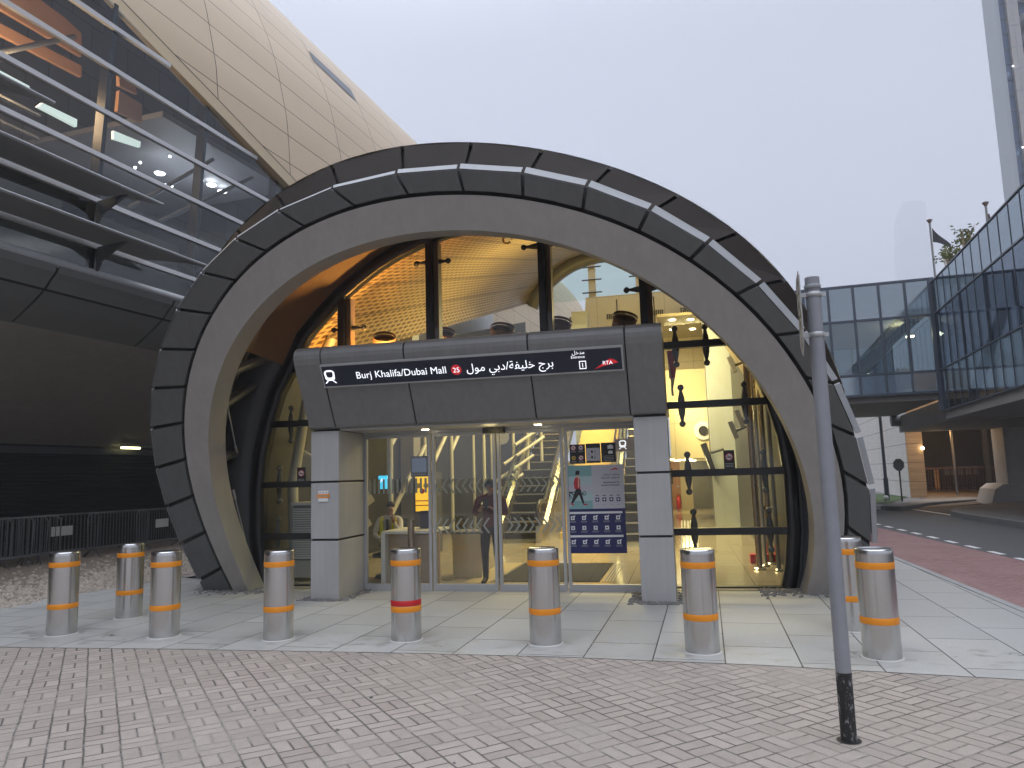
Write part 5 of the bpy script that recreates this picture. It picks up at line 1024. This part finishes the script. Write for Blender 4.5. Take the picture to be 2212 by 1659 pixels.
q = at(1918, 1088, FF, 0, 11.28); lp = thing('lamp_post', 'dark slim lamp post with a thicker base before the stone wall', 'lamp post', FF, (11.28, 25.55, .12)); part(MB().tube([(11.28, 25.55, .12), (11.28, 25.55, 1.1)], .10, 14), 'base', 'tower_dark', lp); part(MB().tube([(11.28, 25.55, 1.1), (11.28, 25.55, 8.6)], [.07, .055], 14), 'post', 'tower_dark', lp); part(MB().tube([(11.28, 25.55, 8.5), (10.4, 25.55, 8.75)], .05, 8), 'arm', 'tower_dark', lp); part(MB().box(9.9, 10.5, 25.45, 25.65, 8.7, 8.8), 'lamp_head', 'tower_dark', lp)
solo(MB().ball((11.0, 24.6, .27), .12, 10), 'garden_spotlight', 'white_paint', 'small white garden spotlight in the grass by the kerb', 'spotlight', FF, (11, 24.6, .15))
sp = at(1941, 1004, FF, 1, 24.45); stp = thing('stop_sign', 'grey back of an octagonal road sign on a thin black post', 'road sign', FF, (sp.x, 24.45, .1)); part(MB().tube([(sp.x + .02, 24.49, .1), (sp.x + .02, 24.49, sp.z + .2)], .032, 10), 'post', 'plastic_black', stp)
part(MB().prism([(sp.x + .21 * 1.08 * math.cos(R(22.5 + 45 * k)), 24.43, sp.z + .27 * math.sin(R(22.5 + 45 * k))) for k in range(8)], (0, .02, 0)), 'plate', 'steel_grey', stp)
cn = at(1880, 1135, FF, 1, 10.4); solo(MB().lathe([(.13, .005), (.10, .2), (.05, .75), (.04, .95), (.001, .96)], 14, (cn.x + .03, 10.4, 0)), 'road_delineator', 'plastic_black', 'black tapered delineator just behind the arch by the kerb', 'delineator', FF, (cn.x, 10.4, 0))
# towers
tw = thing('hotel_tower', 'tall pale tower with blue glass strip and curved balconies, cut by the right edge', 'tower', RF, (-1, 150, 0))
def tq(px): q = at(px, 215, RF, 1, 150); return q.x
xa, xb, xc, xd, xe = tq(2170), tq(2176), tq(2196), tq(2221), tq(2224)
part(MB().box(xa, xb + .1, 149.2, 156, 0, 150), 'edge_fin', 'tower_band', tw); 
part(MB().box(xb, xc, 150.6, 156, 0, 150), 'glass_strip', 'tower_glass', tw); mb = MB(); [mb.box(xb, xc, 150.45, 150.62, z, z + .2) for z in range(20, 150, 3)]; part(mb, 'glass_bands', 'tower_dark', tw)
part(MB().box(xc, xd, 149.5, 156, 0, 150), 'stone_bay', 'tower_stone', tw); mb = MB(); [mb.box(xc, xd, 149.44, 149.52, z, z + .16) for z in [18 + 4.2 * k for k in range(32)]]; mb.box((xc + xd) / 2 - .06, (xc + xd) / 2 + .06, 149.44, 149.52, 0, 150); part(mb, 'stone_joints', 'tower_band', tw)
part(MB().box(xd, xd + 14, 153, 160, 0, 150), 'core', 'tower_dark', tw)
for k in range(36):
    z = 12 + 3.9 * k; arc_ = [(xe + 7 - 7 * math.cos(t), 153 - 5 * math.sin(t) - .2) for t in [math.pi * j / 20 for j in range(11)]]
    part(MB().prism([(x, y, z) for x, y in arc_] + [(xe + 7, 153, z), (xe, 153, z)], (0, 0, 1.2)), 'balcony', 'tower_band', tw)
    if k % 2 == 0: part(MB().box(xe + .6, xe + 2.4, 151.5, 151.7, z + 1.2, z + 3.9), 'balcony_glazing', 'tower_glass', tw)
mb = MB(); [mb.ball((xc - .2, 149.2, z), .12) for z in (57.5, 73, 89, 42)]; part(mb, 'facade_lights', 'glow_white', tw)
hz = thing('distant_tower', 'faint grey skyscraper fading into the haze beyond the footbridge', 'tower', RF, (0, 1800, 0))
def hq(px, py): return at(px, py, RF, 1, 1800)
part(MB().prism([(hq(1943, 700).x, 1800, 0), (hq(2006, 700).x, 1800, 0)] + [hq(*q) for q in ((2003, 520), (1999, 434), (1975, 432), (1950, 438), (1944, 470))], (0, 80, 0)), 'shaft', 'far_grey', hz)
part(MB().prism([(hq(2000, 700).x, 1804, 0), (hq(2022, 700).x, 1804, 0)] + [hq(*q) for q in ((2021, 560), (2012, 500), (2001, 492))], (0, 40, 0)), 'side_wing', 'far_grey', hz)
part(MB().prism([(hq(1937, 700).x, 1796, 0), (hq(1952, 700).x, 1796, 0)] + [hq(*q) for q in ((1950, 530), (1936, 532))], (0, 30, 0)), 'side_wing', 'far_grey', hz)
# flag poles and shrubs on the terrace behind the walkway
def flagpole(px0, py0, px1, py1, w, lb, flag):
    b_, t_ = at(px0, py0, RF, 1, w), at(px1, py1, RF, 1, w); t = thing('flagpole', lb, 'flagpole', RF, (t_.x, w, 0), 'flagpoles beyond the walkway')
    part(MB().tube([(t_.x, w, 0), (t_.x, w, t_.z)], .05, 10), 'pole', 'steel_grey', t); part(MB().lathe([(.05, 0), (.14, .16), (.001, .22)], 12, (t_.x, w, t_.z - .05)), 'finial', 'gate_red', t)
    if flag:
        r = []
        for k in range(6):
            f = k / 5; r.append([(t_.x + .08 + f * .72, w + .1 * math.sin(f * 5), t_.z - .30 - f * .95), (t_.x + .08 + f * .72, w + .1 * math.sin(f * 5 + 1), t_.z - 1.0 - f * .38 + .05 * math.sin(f * 6))])
        part(MB().loft(r, closed=False), 'flag', 'flag_dark', t)
    else: part(MB().loft([[(t_.x, w, t_.z - .4), (t_.x + .1, w, t_.z - .4)], [(t_.x - .05, w + .1, t_.z - 1.2), (t_.x + .25, w, t_.z - 1.2)], [(t_.x, w, t_.z - 2.2), (t_.x + .35, w + .1, t_.z - 2.2)]], closed=False), 'flag', 'gate_red', t)
flagpole(2036, 583, 2008, 480, 40, 'flagpole with a dark drooping flag left of the two', True); flagpole(2136, 480, 2129, 443, 36, 'flagpole with a furled reddish flag beside the tower', False)
for i, (px, py, w, h) in enumerate(((2086, 515, 30, .75), (2050, 552, 31, .6))):
    q = at(px, py, RF, 1, w); t = thing('terrace_shrub', ('larger yellow-green shrub showing above the walkway edge', 'smaller yellow-green shrub between the flagpole and the larger shrub')[i], 'shrub', RF, (q.x, w, 7.48), 'shrubs above the walkway')
    mb, m2 = MB(), MB()
    for k in range(9): e = q + V3((random.uniform(-.35, .35), random.uniform(-.4, .4), random.uniform(-.2, h * .7))); m2.tube([(q.x + random.uniform(-.1, .1), w, 7.4), q.lerp(e, .5) + V3((0, 0, -.2)), e], [.025, .016, .006], 5)
    for k in range(200):
        p = q + V3((random.gauss(0, .22) * h * 1.3, random.gauss(0, .25), random.gauss(0, .2) * h * 1.2 + .05)); a_ = V3((random.uniform(-1, 1), random.uniform(-1, 1), random.uniform(-1, 1))).normalized() * .085; b2 = a_.cross(V3((random.random(), random.random(), random.random()))).normalized() * .035
        mb.quad(p - a_, p + b2, p + a_, p - b2)
    part(m2, 'stems', 'timber_wall', t); part(mb, 'leaves', 'leaf', t)
# ================================================================ bollards and sign post on the pavement
BH = .93; BR = .157
def bollard(lb, p, red=False):
    t = thing('bollard', lb, 'bollard', WF, (0, 0, 0), 'stainless steel bollards before the entrance'); ROOT[t.name] = V3((0, 0, 0))
    part(MB().lathe([(BR, .004), (BR, .02), (BR, BH - .05), (BR, BH - .014), (BR - .004, BH - .002), (BR - .012, BH), (BR - .018, BH - .004), (.001, BH - .006)], 48), 'post', 'stainless', t)
    for z in (.325, .79): part(MB().lathe([(BR + .0012, z - .029), (BR + .002, z - .027), (BR + .002, z + .027), (BR + .0012, z + .029)], 48), 'reflective_band', 'orange_tape', t)
    part(MB().lathe([(BR + .018, .0045), (BR + .012, .008), (BR + .001, .011)], 32), 'mortar_collar', 'mortar', t)
    if red: part(MB().lathe([(BR + .0012, .358), (BR + .002, .36), (BR + .002, .412), (BR + .0012, .414)], 48), 'red_band', 'red_tape', t)
    return t
BP = [(-5.25, 8.77, 'leftmost bollard of the front row, before the gravel'), (-4.98, 9.74, 'bollard set back between the two leftmost front ones'), (-3.93, 8.47, 'bollard just left of the arch foot'), (-2.57, 8.17, 'bollard in front of the left porch pillar'), (-1.17, 7.94, 'bollard with an extra red band above its lower orange one'), (.26, 7.58, 'bollard before the right sliding door'), (1.68, 7.06, 'bollard before the glass right of the porch'), (3.14, 6.67, 'rightmost bollard, largest, right of the sign post'), (3.39, 7.81, 'bollard partly hidden behind the sign post')]
b0 = bollard(BP[0][2], BP[0]); b0.matrix_world = WF.m((BP[0][0], BP[0][1], 0))
for i, (x, y, lb) in enumerate(BP[1:]):
    if i == 3: o = bollard(lb, 0, True); o.matrix_world = WF.m((x, y, 0), .7)
    else: dup(b0, WF, (x, y, 0), .9 * i + .4, lb)
m = mat('post_grey', (.30, .305, .325), .42); g = NT(m); o = g.obj(); n1_ = g.noise(o, 2.5, 6, .7); n2_ = g.noise(o, 28., 4, .7)
c = g.mix(g.rng(n1_, .35, .7, 0, 1), (.255, .26, .28, 1), (.205, .21, .23, 1)); c = g.mix(g.rng(n2_, .70, .74, 0, .7), c, (.42, .42, .43, 1)); g.l(c, g.b.inputs['Base Color']); g.l(g.rng(n1_, .3, .7, .36, .52), g.b.inputs['Roughness'])
m = mat('post_black', (.012, .012, .013), .5); g = NT(m); o = g.obj(); x = g.xyz(o); n1_ = g.noise(g.comb(g.math('MULTIPLY', x[0], 2.), g.math('MULTIPLY', x[1], 2.), x[2]), 16., 7, .75); g.l(g.mix(g.rng(n1_, .555, .60, 0, 1), (.012, .012, .013, 1), (.2, .2, .21, 1)), g.b.inputs['Base Color'])
PX = FF.l((1.98, 4.73, 0)); ps = thing('sign_post', 'grey round sign post with worn black foot and a white plate seen edge-on', 'sign post', FF, (PX.x, PX.y, 0))
top = V3((PX.x, PX.y, 2.88)); bot = V3((PX.x + .0, PX.y, 0)); r_ = .0455
part(MB().tube([bot.lerp(top, .14), top], r_, 28), 'pole', 'post_grey', ps); part(MB().tube([bot + V3((0, 0, -.05)), bot.lerp(top, .1395)], r_ + .0008, 28), 'painted_foot', 'post_black', ps)
part(MB().lathe([(r_ + .001, 2.80), (r_ + .006, 2.802), (r_ + .006, 2.83), (r_ + .001, 2.832)], 28, (PX.x, PX.y, 0)), 'pole_collar', 'post_grey', ps)
part(MB().lathe([(.045, .006), (.062, .0065), (.072, .004)], 20, (PX.x, PX.y, 0)), 'base_gap', 'rubber_black', ps)
for z in (2.765, 2.5):
    c_ = part(MB().lathe([(r_ + .001, z - .016), (r_ + .005, z - .015), (r_ + .005, z + .015), (r_ + .001, z + .016)], 28, (PX.x, PX.y, 0)), 'clamp', 'aluminium', ps)
    part(MB().box(PX.x + .045, PX.x + .075, PX.y - .01, PX.y + .012, z - .012, z + .012), 'clamp_bolt', 'aluminium', c_); part(MB().box(PX.x - .085, PX.x - .045, PX.y - .02, PX.y + .005, z - .014, z + .014), 'clamp_arm', 'aluminium', c_)
sgx = PX.x - .092
y0, y1 = PX.y - .20, PX.y + .17
def tw_(x, y): return sgx + (x - sgx) + (y - PX.y) * .10
def sy(y, z): return (tw_(sgx, y), y, z)
out = [(y0, 2.455), (y0, 2.86), (y0 + .05, 2.90), (y1 - .05, 2.90), (y1, 2.86), (y1, 2.455), (y1 - .1, 2.40), ((y0 + y1) / 2, 2.365), (y0 + .1, 2.40)]
plt = part(MB().prism([sy(y, z) for y, z in out], (.006, 0, 0)), 'sign_plate', 'plate_sheet', ps)  # white plate, greyed by shade painted into its colour
def mk(pts, d=.001): return MB().quad(*[(sgx - d, y, z) for y, z in pts])
yc = (y0 + y1) / 2
mb = MB(); 
for a, b, c_, d in ((-.13, .13, 2.765, 2.775), (-.13, .13, 2.835, 2.845), (-.13, -.115, 2.775, 2.835), (.115, .13, 2.775, 2.835)): mb.quad((tw_(sgx, yc + a) - .0015, yc + a, c_), (tw_(sgx, yc + b) - .0015, yc + b, c_), (tw_(sgx, yc + b) - .0015, yc + b, d), (tw_(sgx, yc + a) - .0015, yc + a, d))
for a, b in (((-.15, 2.60), (.0, 2.72)), ((.0, 2.72), (.14, 2.64)), ((.14, 2.64), (-.15, 2.60)), ((0, 2.60), (-.12, 2.52)), ((0, 2.60), (.12, 2.53))):
    A, B = V3((tw_(sgx, yc + a[0]) - .0015, yc + a[0], a[1])), V3((tw_(sgx, yc + b[0]) - .0015, yc + b[0], b[1])); n = V3((0, -(B - A).z, (B - A).y)).normalized() * .011; mb.quad(A - n, B - n, B + n, A + n)
mb.quad(*[(tw_(sgx, yc + a) - .0015, yc + a, z) for a, z in ((-.02, 2.49), (.02, 2.49), (.02, 2.45), (.07, 2.45), (0, 2.40), (-.07, 2.45), (-.02, 2.45))]); part(mb, 'black_marks', 'decal_black', plt)
# small debris on the pavers
solo(stones(26, lambda: (random.uniform(-5, 7), random.uniform(-7.2, -3.6)), .008, .02, .0), 'litter', 'pebble_dark', 'a few dark crumbs lying on the brick pavers', 'litter', FF, kind='stuff')
# ================================================================ people
def body(name, joints, bones, mats, parent):
    """one continuous skinned surface grown round a skeleton; each face takes the material of its nearest bone"""
    keys = list(joints); me = bpy.data.meshes.new(name)
    me.from_pydata([joints[k][0] for k in keys], [(keys.index(a), keys.index(b)) for a, b, _ in bones], []); o = bpy.data.objects.new(name, me); C.objects.link(o)
    sk = o.modifiers.new('skin', 'SKIN'); sk.branch_smoothing = .6
    if not me.skin_vertices: me.skin_vertices.new()
    for i, k in enumerate(keys):
        r = joints[k][1]; me.skin_vertices[0].data[i].radius = r if isinstance(r, tuple) else (r, r); me.skin_vertices[0].data[i].use_root = (k == 'pelvis')
    su = o.modifiers.new('sub', 'SUBSURF'); su.levels = su.render_levels = 2
    dg = bpy.context.evaluated_depsgraph_get(); dg.update(); m2 = bpy.data.meshes.new_from_object(o.evaluated_get(dg)); bpy.data.objects.remove(o)
    m2.materials.clear(); [m2.materials.append(MT[k]) for k in mats]
    seg = [(V3(joints[a][0]), V3(joints[b][0]), mi) for a, b, mi in bones]
    for p in m2.polygons:
        c = p.center; best = min(seg, key=lambda s: (c - (s[0] + (s[1] - s[0]) * max(0, min(1, (c - s[0]) @ (s[1] - s[0]) / max(1e-9, (s[1] - s[0]).length_squared))))).length)
        p.material_index = best[2]; p.use_smooth = True
    o = bpy.data.objects.new(name, m2); C.objects.link(o); o.parent = parent; return o
def hand(J, B, side, wrist, d, s, mi, up=(0, 0, 1)):
    """palm and five bent fingers starting at the wrist, pointing along d"""
    w = V3(wrist); d = V3(d).normalized(); x = d.cross(V3(up)).normalized(); n = x.cross(d)
    J[side + 'palm'] = (w + d * .075, (.034, .018)); B.append((s, side + 'palm', mi))
    for k, (off_, ln) in enumerate(((-.028, .07), (-.010, .082), (.010, .076), (.028, .06))):
        a, b = side + 'f%da' % k, side + 'f%db' % k; J[a] = (w + d * (.085 + ln * .5) + x * off_, .0085); J[b] = (w + d * (.085 + ln * .85) + x * off_ - n * .028, .007); B += [(side + 'palm', a, mi), (a, b, mi)]
    a, b = side + 'ta', side + 'tb'; J[a] = (w + d * .06 - x * .045 - n * .01, .010); J[b] = (w + d * .10 - x * .055 - n * .02, .0085); B += [(s, a, mi), (a, b, mi)]
# --- standing person just inside the doors
pt_ = at(1064, 1270, FF, 1, 1.45); px0 = pt_.x
per = thing('person', 'person in a maroon top and dark trousers behind the sliding doors', 'person', FF, (px0, 1.45, .012)); ROOT[per.name] = V3((0, 0, 0))
J = {'pelvis': ((0, 0, .86), (.145, .105)), 'waist': ((0, 0, 1.0), (.145, .10)), 'chest': ((0, .01, 1.18), (.165, .11)), 'neckb': ((0, -.005, 1.345), (.075, .065)), 'neck': ((0, -.02, 1.40), .052), 'head': ((0, -.045, 1.475), (.070, .082)), 'crown': ((0, -.045, 1.555), (.062, .075)),
     'nose': ((0, -.135, 1.475), .010)}
B = [('pelvis', 'waist', 0), ('waist', 'chest', 0), ('chest', 'neckb', 0), ('neckb', 'neck', 2), ('neck', 'head', 2), ('head', 'crown', 2), ('head', 'nose', 2)]
for s, sd in ((1, 'r'), (-1, 'l')):
    J.update({sd + 'hip': ((s * .095, 0, .80), (.095, .10)), sd + 'knee': ((s * .10, -.015, .46), .062), sd + 'ank': ((s * .105, .02, .08), .045), sd + 'toe': ((s * .125, -.15, .03), (.042, .028)),
              sd + 'sh': ((s * .19, 0, 1.30), .066), sd + 'el': ((s * .245, -.02, 1.06), .05), sd + 'wr': ((s * .13, -.21, 1.13), .032)})
    B += [('pelvis', sd + 'hip', 1), (sd + 'hip', sd + 'knee', 1), (sd + 'knee', sd + 'ank', 1), (sd + 'ank', sd + 'toe', 3), ('neckb', sd + 'sh', 0), (sd + 'sh', sd + 'el', 0), (sd + 'el', sd + 'wr', 0)]
    hand(J, B, sd, J[sd + 'wr'][0], (-s * .4, -.45, .35), sd + 'wr', 2)
body('body', J, B, ['cloth_maroon', 'cloth_dark', 'skin', 'plastic_black'], per)
mb = MB(); mb.lathe([(.081, 1.47), (.086, 1.52), (.078, 1.575), (.05, 1.605), (.001, 1.612)], 16, (0, -.03, 0)); part(mb, 'hair', 'hair', per)
ph = thing('mobile_phone', 'dark mobile phone in the hands of the standing person', 'phone', FF, (px0, 1.2, 1.2)); part(MB().box(px0 - .036, px0 + .036, 1.175, 1.184, 1.16, 1.31), 'case', 'plastic_black', ph); part(MB().quad((px0 - .032, 1.1855, 1.165), (px0 + .032, 1.1855, 1.165), (px0 + .032, 1.1855, 1.305), (px0 - .032, 1.1855, 1.305)), 'display', 'screen_on', ph)
# --- seated guard at the desk, turned towards the hall
gp = at(846, 1150, FF, 1, 2.25)
gd = thing('person', 'seated guard in a yellow hi-vis vest and dark tie, hand at the chin', 'person', FF, (gp.x - .02, 2.25, 0)); ROOT[gd.name] = V3((0, 0, 0))
hzz = at(848, 1090, FF, 1, 2.25).z - 1.19
J = {'pelvis': ((0, 0, .50 + hzz), (.15, .12)), 'waist': ((0, 0, .62 + hzz), (.14, .105)), 'chest': ((.0, -.02, .82 + hzz), (.16, .11)), 'neckb': ((.01, -.03, .98 + hzz), (.075, .065)), 'neck': ((.015, -.035, 1.03 + hzz), .05), 'head': ((.03, -.05, 1.10 + hzz), (.064, .078)), 'crown': ((.025, -.04, 1.19 + hzz), (.060, .072)), 'nose': ((.085, -.12, 1.105 + hzz), .010)}
B = [('pelvis', 'waist', 0), ('waist', 'chest', 0), ('chest', 'neckb', 0), ('neckb', 'neck', 2), ('neck', 'head', 2), ('head', 'crown', 2), ('head', 'nose', 2)]
for s, sd in ((1, 'r'), (-1, 'l')):
    J.update({sd + 'hip': ((s * .1, -.03, .47 + hzz), .095), sd + 'knee': ((s * .13 + .22, -.38, .50 + hzz * .6), .065), sd + 'ank': ((s * .13 + .25, -.36, .09), .045), sd + 'toe': ((s * .14 + .28, -.5, .04), (.042, .03)), sd + 'sh': ((s * .185, -.02, .94 + hzz), .064)})
    e, w = (((.26, -.22, .73 + hzz), (.16, -.25, .90 + hzz)) if s > 0 else ((-.24, -.12, .70 + hzz), (-.06, -.32, .64 + hzz)))
    J[sd + 'el'] = (e, .048); J[sd + 'wr'] = (w, .031)
    B += [('pelvis', sd + 'hip', 1), (sd + 'hip', sd + 'knee', 1), (sd + 'knee', sd + 'ank', 1), (sd + 'ank', sd + 'toe', 3), ('neckb', sd + 'sh', 0), (sd + 'sh', sd + 'el', 0), (sd + 'el', sd + 'wr', 0)]
    hand(J, B, sd, w, (-.25, .25, .6) if s > 0 else (.7, -.2, -.1), sd + 'wr', 2, (0, 1, .2) if s > 0 else (0, 0, 1))
body('body', J, B, ['shirt_white', 'cloth_dark', 'skin', 'plastic_black'], gd)
z0 = hzz
mb = MB()
for s in (1, -1):
    mb.loft([[(s * (.045 + .01 * k), -.155 + .012 * abs(k - 2), .58 + .085 * k + z0), (s * .12, -.148, .58 + .085 * k + z0), (s * (.178 + .004 * k), -.05, .58 + .085 * k + z0), (s * .17, .08, .58 + .085 * k + z0), (s * .0, .125, .58 + .085 * k + z0)] for k in range(5)], closed=False)
    mb.loft([[(s * .08, -.15, .915 + z0), (s * .155, -.10, .935 + z0)], [(s * .075, -.05, 1.0 + z0), (s * .15, -.03, 1.005 + z0)], [(s * .07, .08, .96 + z0), (s * .15, .06, .95 + z0)], [(0, .125, .90 + z0), (s * .16, .09, .90 + z0)]], closed=False)
part(mb, 'vest', 'hivis', gd)
part(MB().box(-.018, .022, -.168, -.15, .66 + z0, .95 + z0), 'tie', 'cloth_dark', gd); mb = MB(); mb.lathe([(.066, 1.15 + z0), (.070, 1.18 + z0), (.062, 1.22 + z0), (.035, 1.243 + z0), (.001, 1.25 + z0)], 16, (.015, -.022, 0)); part(mb, 'hair', 'hair', gd)
ch = thing('office_chair', 'dark office chair under the seated guard', 'chair', FF, (gp.x, 2.3, 0)); x = gp.x - .02; part(MB().box(x - .24, x + .24, 2.02, 2.45, .32 + z0, .39 + z0), 'seat', 'cloth_dark', ch, bevel=.02); part(MB().box(x - .22, x + .22, 2.44, 2.5, .45 + z0, .95 + z0), 'backrest', 'cloth_dark', ch, bevel=.02); part(MB().tube([(x, 2.25, .05), (x, 2.25, .33 + z0)], .035), 'stem', 'steel_dark', ch); part(MB().lathe([(.28, .02), (.26, .06), (.04, .09)], 10, (x, 2.25, 0)), 'base', 'steel_dark', ch)
# ================================================================ overcast daylight, the lit hall, haze, render set-up
SUN_EL, SUN_ROT = R(58), R(75)
w = bpy.data.worlds.new('World'); sc.world = w; w.use_nodes = True; nt = w.node_tree; bg = nt.nodes['Background']; bg.inputs['Strength'].default_value = .1
N, L = nt.nodes.new, nt.links.new
sky = N('ShaderNodeTexSky'); sky.sky_type = 'NISHITA'; sky.sun_disc = False; sky.sun_elevation = SUN_EL; sky.sun_rotation = SUN_ROT; sky.dust_density = 3
tc = N('ShaderNodeTexCoord'); sx = N('ShaderNodeSeparateXYZ'); L(tc.outputs['Generated'], sx.inputs[0])
no = N('ShaderNodeTexNoise'); no.inputs['Scale'].default_value = 2.1; no.inputs['Detail'].default_value = 5; L(tc.outputs['Generated'], no.inputs['Vector'])
cr = N('ShaderNodeValToRGB'); cr.color_ramp.elements[0].position = .35; cr.color_ramp.elements[0].color = (4.6, 4.98, 6.0, 1); cr.color_ramp.elements[1].position = .7; cr.color_ramp.elements[1].color = (6.4, 6.75, 7.8, 1); L(no.outputs['Fac'], cr.inputs[0])
# overcast sky brightens towards the zenith
zr = N('ShaderNodeMapRange'); zr.interpolation_type = 'SMOOTHSTEP'; zr.inputs[1].default_value = .5; zr.inputs[2].default_value = 1.; zr.inputs[3].default_value = 1.; zr.inputs[4].default_value = ZEN if 'ZEN' in globals() else 2.3; L(sx.outputs[2], zr.inputs[0])
ml = N('ShaderNodeMixRGB'); ml.blend_type = 'MULTIPLY'; ml.inputs[0].default_value = 1; L(cr.outputs[0], ml.inputs[1]); L(zr.outputs[0], ml.inputs[2])
# brighter cloud towards the upper left
dv = N('ShaderNodeVectorMath'); dv.operation = 'DOT_PRODUCT'; dv.inputs[1].default_value = V3((-.25, .85, .46)).normalized(); L(tc.outputs['Generated'], dv.inputs[0])
br_ = N('ShaderNodeMapRange'); br_.interpolation_type = 'SMOOTHSTEP'; br_.inputs[1].default_value = .78; br_.inputs[2].default_value = 1.; br_.inputs[3].default_value = 1.; br_.inputs[4].default_value = 1.36; L(dv.outputs['Value'], br_.inputs[0])
m3 = N('ShaderNodeMixRGB'); m3.blend_type = 'MULTIPLY'; m3.inputs[0].default_value = 1; L(ml.outputs[0], m3.inputs[1]); L(br_.outputs[0], m3.inputs[2])
zn = N('ShaderNodeMapRange'); zn.inputs[1].default_value = .5; zn.inputs[2].default_value = .9; zn.inputs[3].default_value = 0; zn.inputs[4].default_value = 1; L(sx.outputs[2], zn.inputs[0])
nz = N('ShaderNodeMixRGB'); nz.blend_type = 'MULTIPLY'; L(zn.outputs[0], nz.inputs[0]); L(m3.outputs[0], nz.inputs[1]); nz.inputs[2].default_value = (1.0, .99, .95, 1); m3 = nz
mx = N('ShaderNodeMixRGB'); mx.inputs[0].default_value = .92; L(sky.outputs[0], mx.inputs[1]); L(m3.outputs[0], mx.inputs[2]); L(mx.outputs[0], bg.inputs['Color'])
def lamp(kind, name, loc, energy, col, size=.5, rot=None, target=None, sizey=None, fr=FF, spread=None):
    l = bpy.data.lights.new(name, kind); l.energy = energy; l.color = col; o = bpy.data.objects.new(name, l); C.objects.link(o)
    p = fr.w(loc); o.location = p
    if kind == 'AREA':
        l.size = size
        if sizey: l.shape = 'RECTANGLE'; l.size_y = sizey
        if spread: l.spread = R(spread)
    elif kind in ('POINT', 'SPOT'): l.shadow_soft_size = size
    if target is not None: o.rotation_euler = (fr.w(target) - p).to_track_quat('-Z', 'Y').to_euler()
    return o
sun = bpy.data.lights.new('sun', 'SUN'); sun.energy = .7; sun.angle = R(14); sun.color = (1, .97, .93); so = bpy.data.objects.new('sun', sun); C.objects.link(so)
d = V3((math.sin(SUN_ROT) * math.cos(SUN_EL), math.cos(SUN_ROT) * math.cos(SUN_EL), math.sin(SUN_EL))); so.rotation_euler = d.to_track_quat('Z', 'Y').to_euler()
WARM = (1, .80, .36); YEL = (1, .83, .40); ORA = (1, .46, .10)
lamp('AREA', 'hall_downlight', (3.0, 18, 2.1), 330, YEL, 1.8, target=(3.0, 18, 0), sizey=5)
lamp('AREA', 'gallery_downlight', (3.1, 19.5, 7.6), 260, YEL, 1.8, target=(3.0, 18.5, 3), sizey=3)
lamp('AREA', 'escalator_light', (1.2, 12, 6.6), 800, YEL, 2.5, target=(.6, 12.5, 0), sizey=5)
lamp('AREA', 'entrance_light', (1.5, 5, 5.2), 330, YEL, 2.5, target=(1.2, 6.5, 0), sizey=2.5)
lamp('AREA', 'vault_uplight', (-2.0, 1.7, 3.48), 170, ORA, 1.0, target=(-2.7, 3.4, 6.0), sizey=.25)
lamp('SPOT', 'vault_spot', (-1.2, 1.7, 3.5), 850, (1, .52, .13), .3, target=(-2.2, 4.6, 6.2))
lamp('AREA', 'vault_wash', (1.2, 7, 4.3), 420, (1, .74, .26), 1.5, target=(-1.5, 10, 9), sizey=3)
lamp('POINT', 'back_wall_fill', (2.8, 21, 1.75), 110, YEL, .3)  # added fill without a fixture, brightens the far back wall
lamp('POINT', 'station_fill', (-3, -6, 7.6), 50, (1, .95, .85), .5, fr=SF)
lamp('POINT', 'lobby_lamp', (-1.0, 2.1, 3.0), 26, YEL, .2)
lamp('POINT', 'porch_lamp', (0, .55, 2.25), 1.2, WARM, .12)
lamp('POINT', 'hood_lamp', (-2.6, .9, 3.9), 1.0, ORA, .2)
lamp('AREA', 'wall_light', (2.2, 13.5, 4.5), 120, YEL, 1.2, target=(2.9, 15, 3.2))
lamp('POINT', 'station_downlight', (-3.0, 4.2, 9.9), 80, (.85, .9, 1), .5, fr=SF)
lamp('POINT', 'station_uplight', (-1.6, -3.0, 10.2), 380, (1, .66, .36), .4, fr=SF)
lamp('POINT', 'garage_lamp', (jn_ + .8, JW + 2.5, 3.2), 300, (1, .6, .25), .25, fr=RF)
lamp('AREA', 'garage_cove', (11, JW - .9, 3.0), 110, (1, .58, .22), .4, target=(10.5, JW - .2, 4.4), sizey=4, fr=RF)
lamp('POINT', 'timber_lamp', (7.6, JW - 1.6, 2.9), 26, (1, .66, .3), .2, fr=RF)
lamp('POINT', 'bridge_lamp', (5.2, 29, 6.3), 60, (1, .85, .5), .2, fr=RF)
if HAZE:
    hb = MB().box(-400, 1250, -40, 1930, -1.0, 720); o = solo(hb, 'haze', 'far_grey', kind='stuff'); o.data.materials.clear()
    m = bpy.data.materials.new('haze_air'); m.use_nodes = True; nt = m.node_tree; nt.nodes.clear(); ou = nt.nodes.new('ShaderNodeOutputMaterial'); pv = nt.nodes.new('ShaderNodeVolumePrincipled'); pv.inputs['Density'].default_value = HAZE; pv.inputs['Color'].default_value = (.80, .815, .85, 1); nt.links.new(pv.outputs[0], ou.inputs['Volume']); o.data.materials.append(m); m.cycles.homogeneous_volume = True
    tag(o, 'thin pale haze in the air over the whole place', 'haze')
cy = sc.cycles; cy.use_denoising = True; cy.max_bounces = 8; cy.diffuse_bounces = 3; cy.glossy_bounces = 4; cy.transmission_bounces = 4; cy.transparent_max_bounces = 14; cy.volume_bounces = 2; cy.caustics_reflective = False; cy.caustics_refractive = False; cy.sample_clamp_indirect = 6
try: cy.denoiser = 'OPENIMAGEDENOISE'
except Exception: pass
vs = sc.view_settings; vs.view_transform = 'Standard'; vs.look = 'None'; vs.gamma = 1; vs.exposure = EXPO
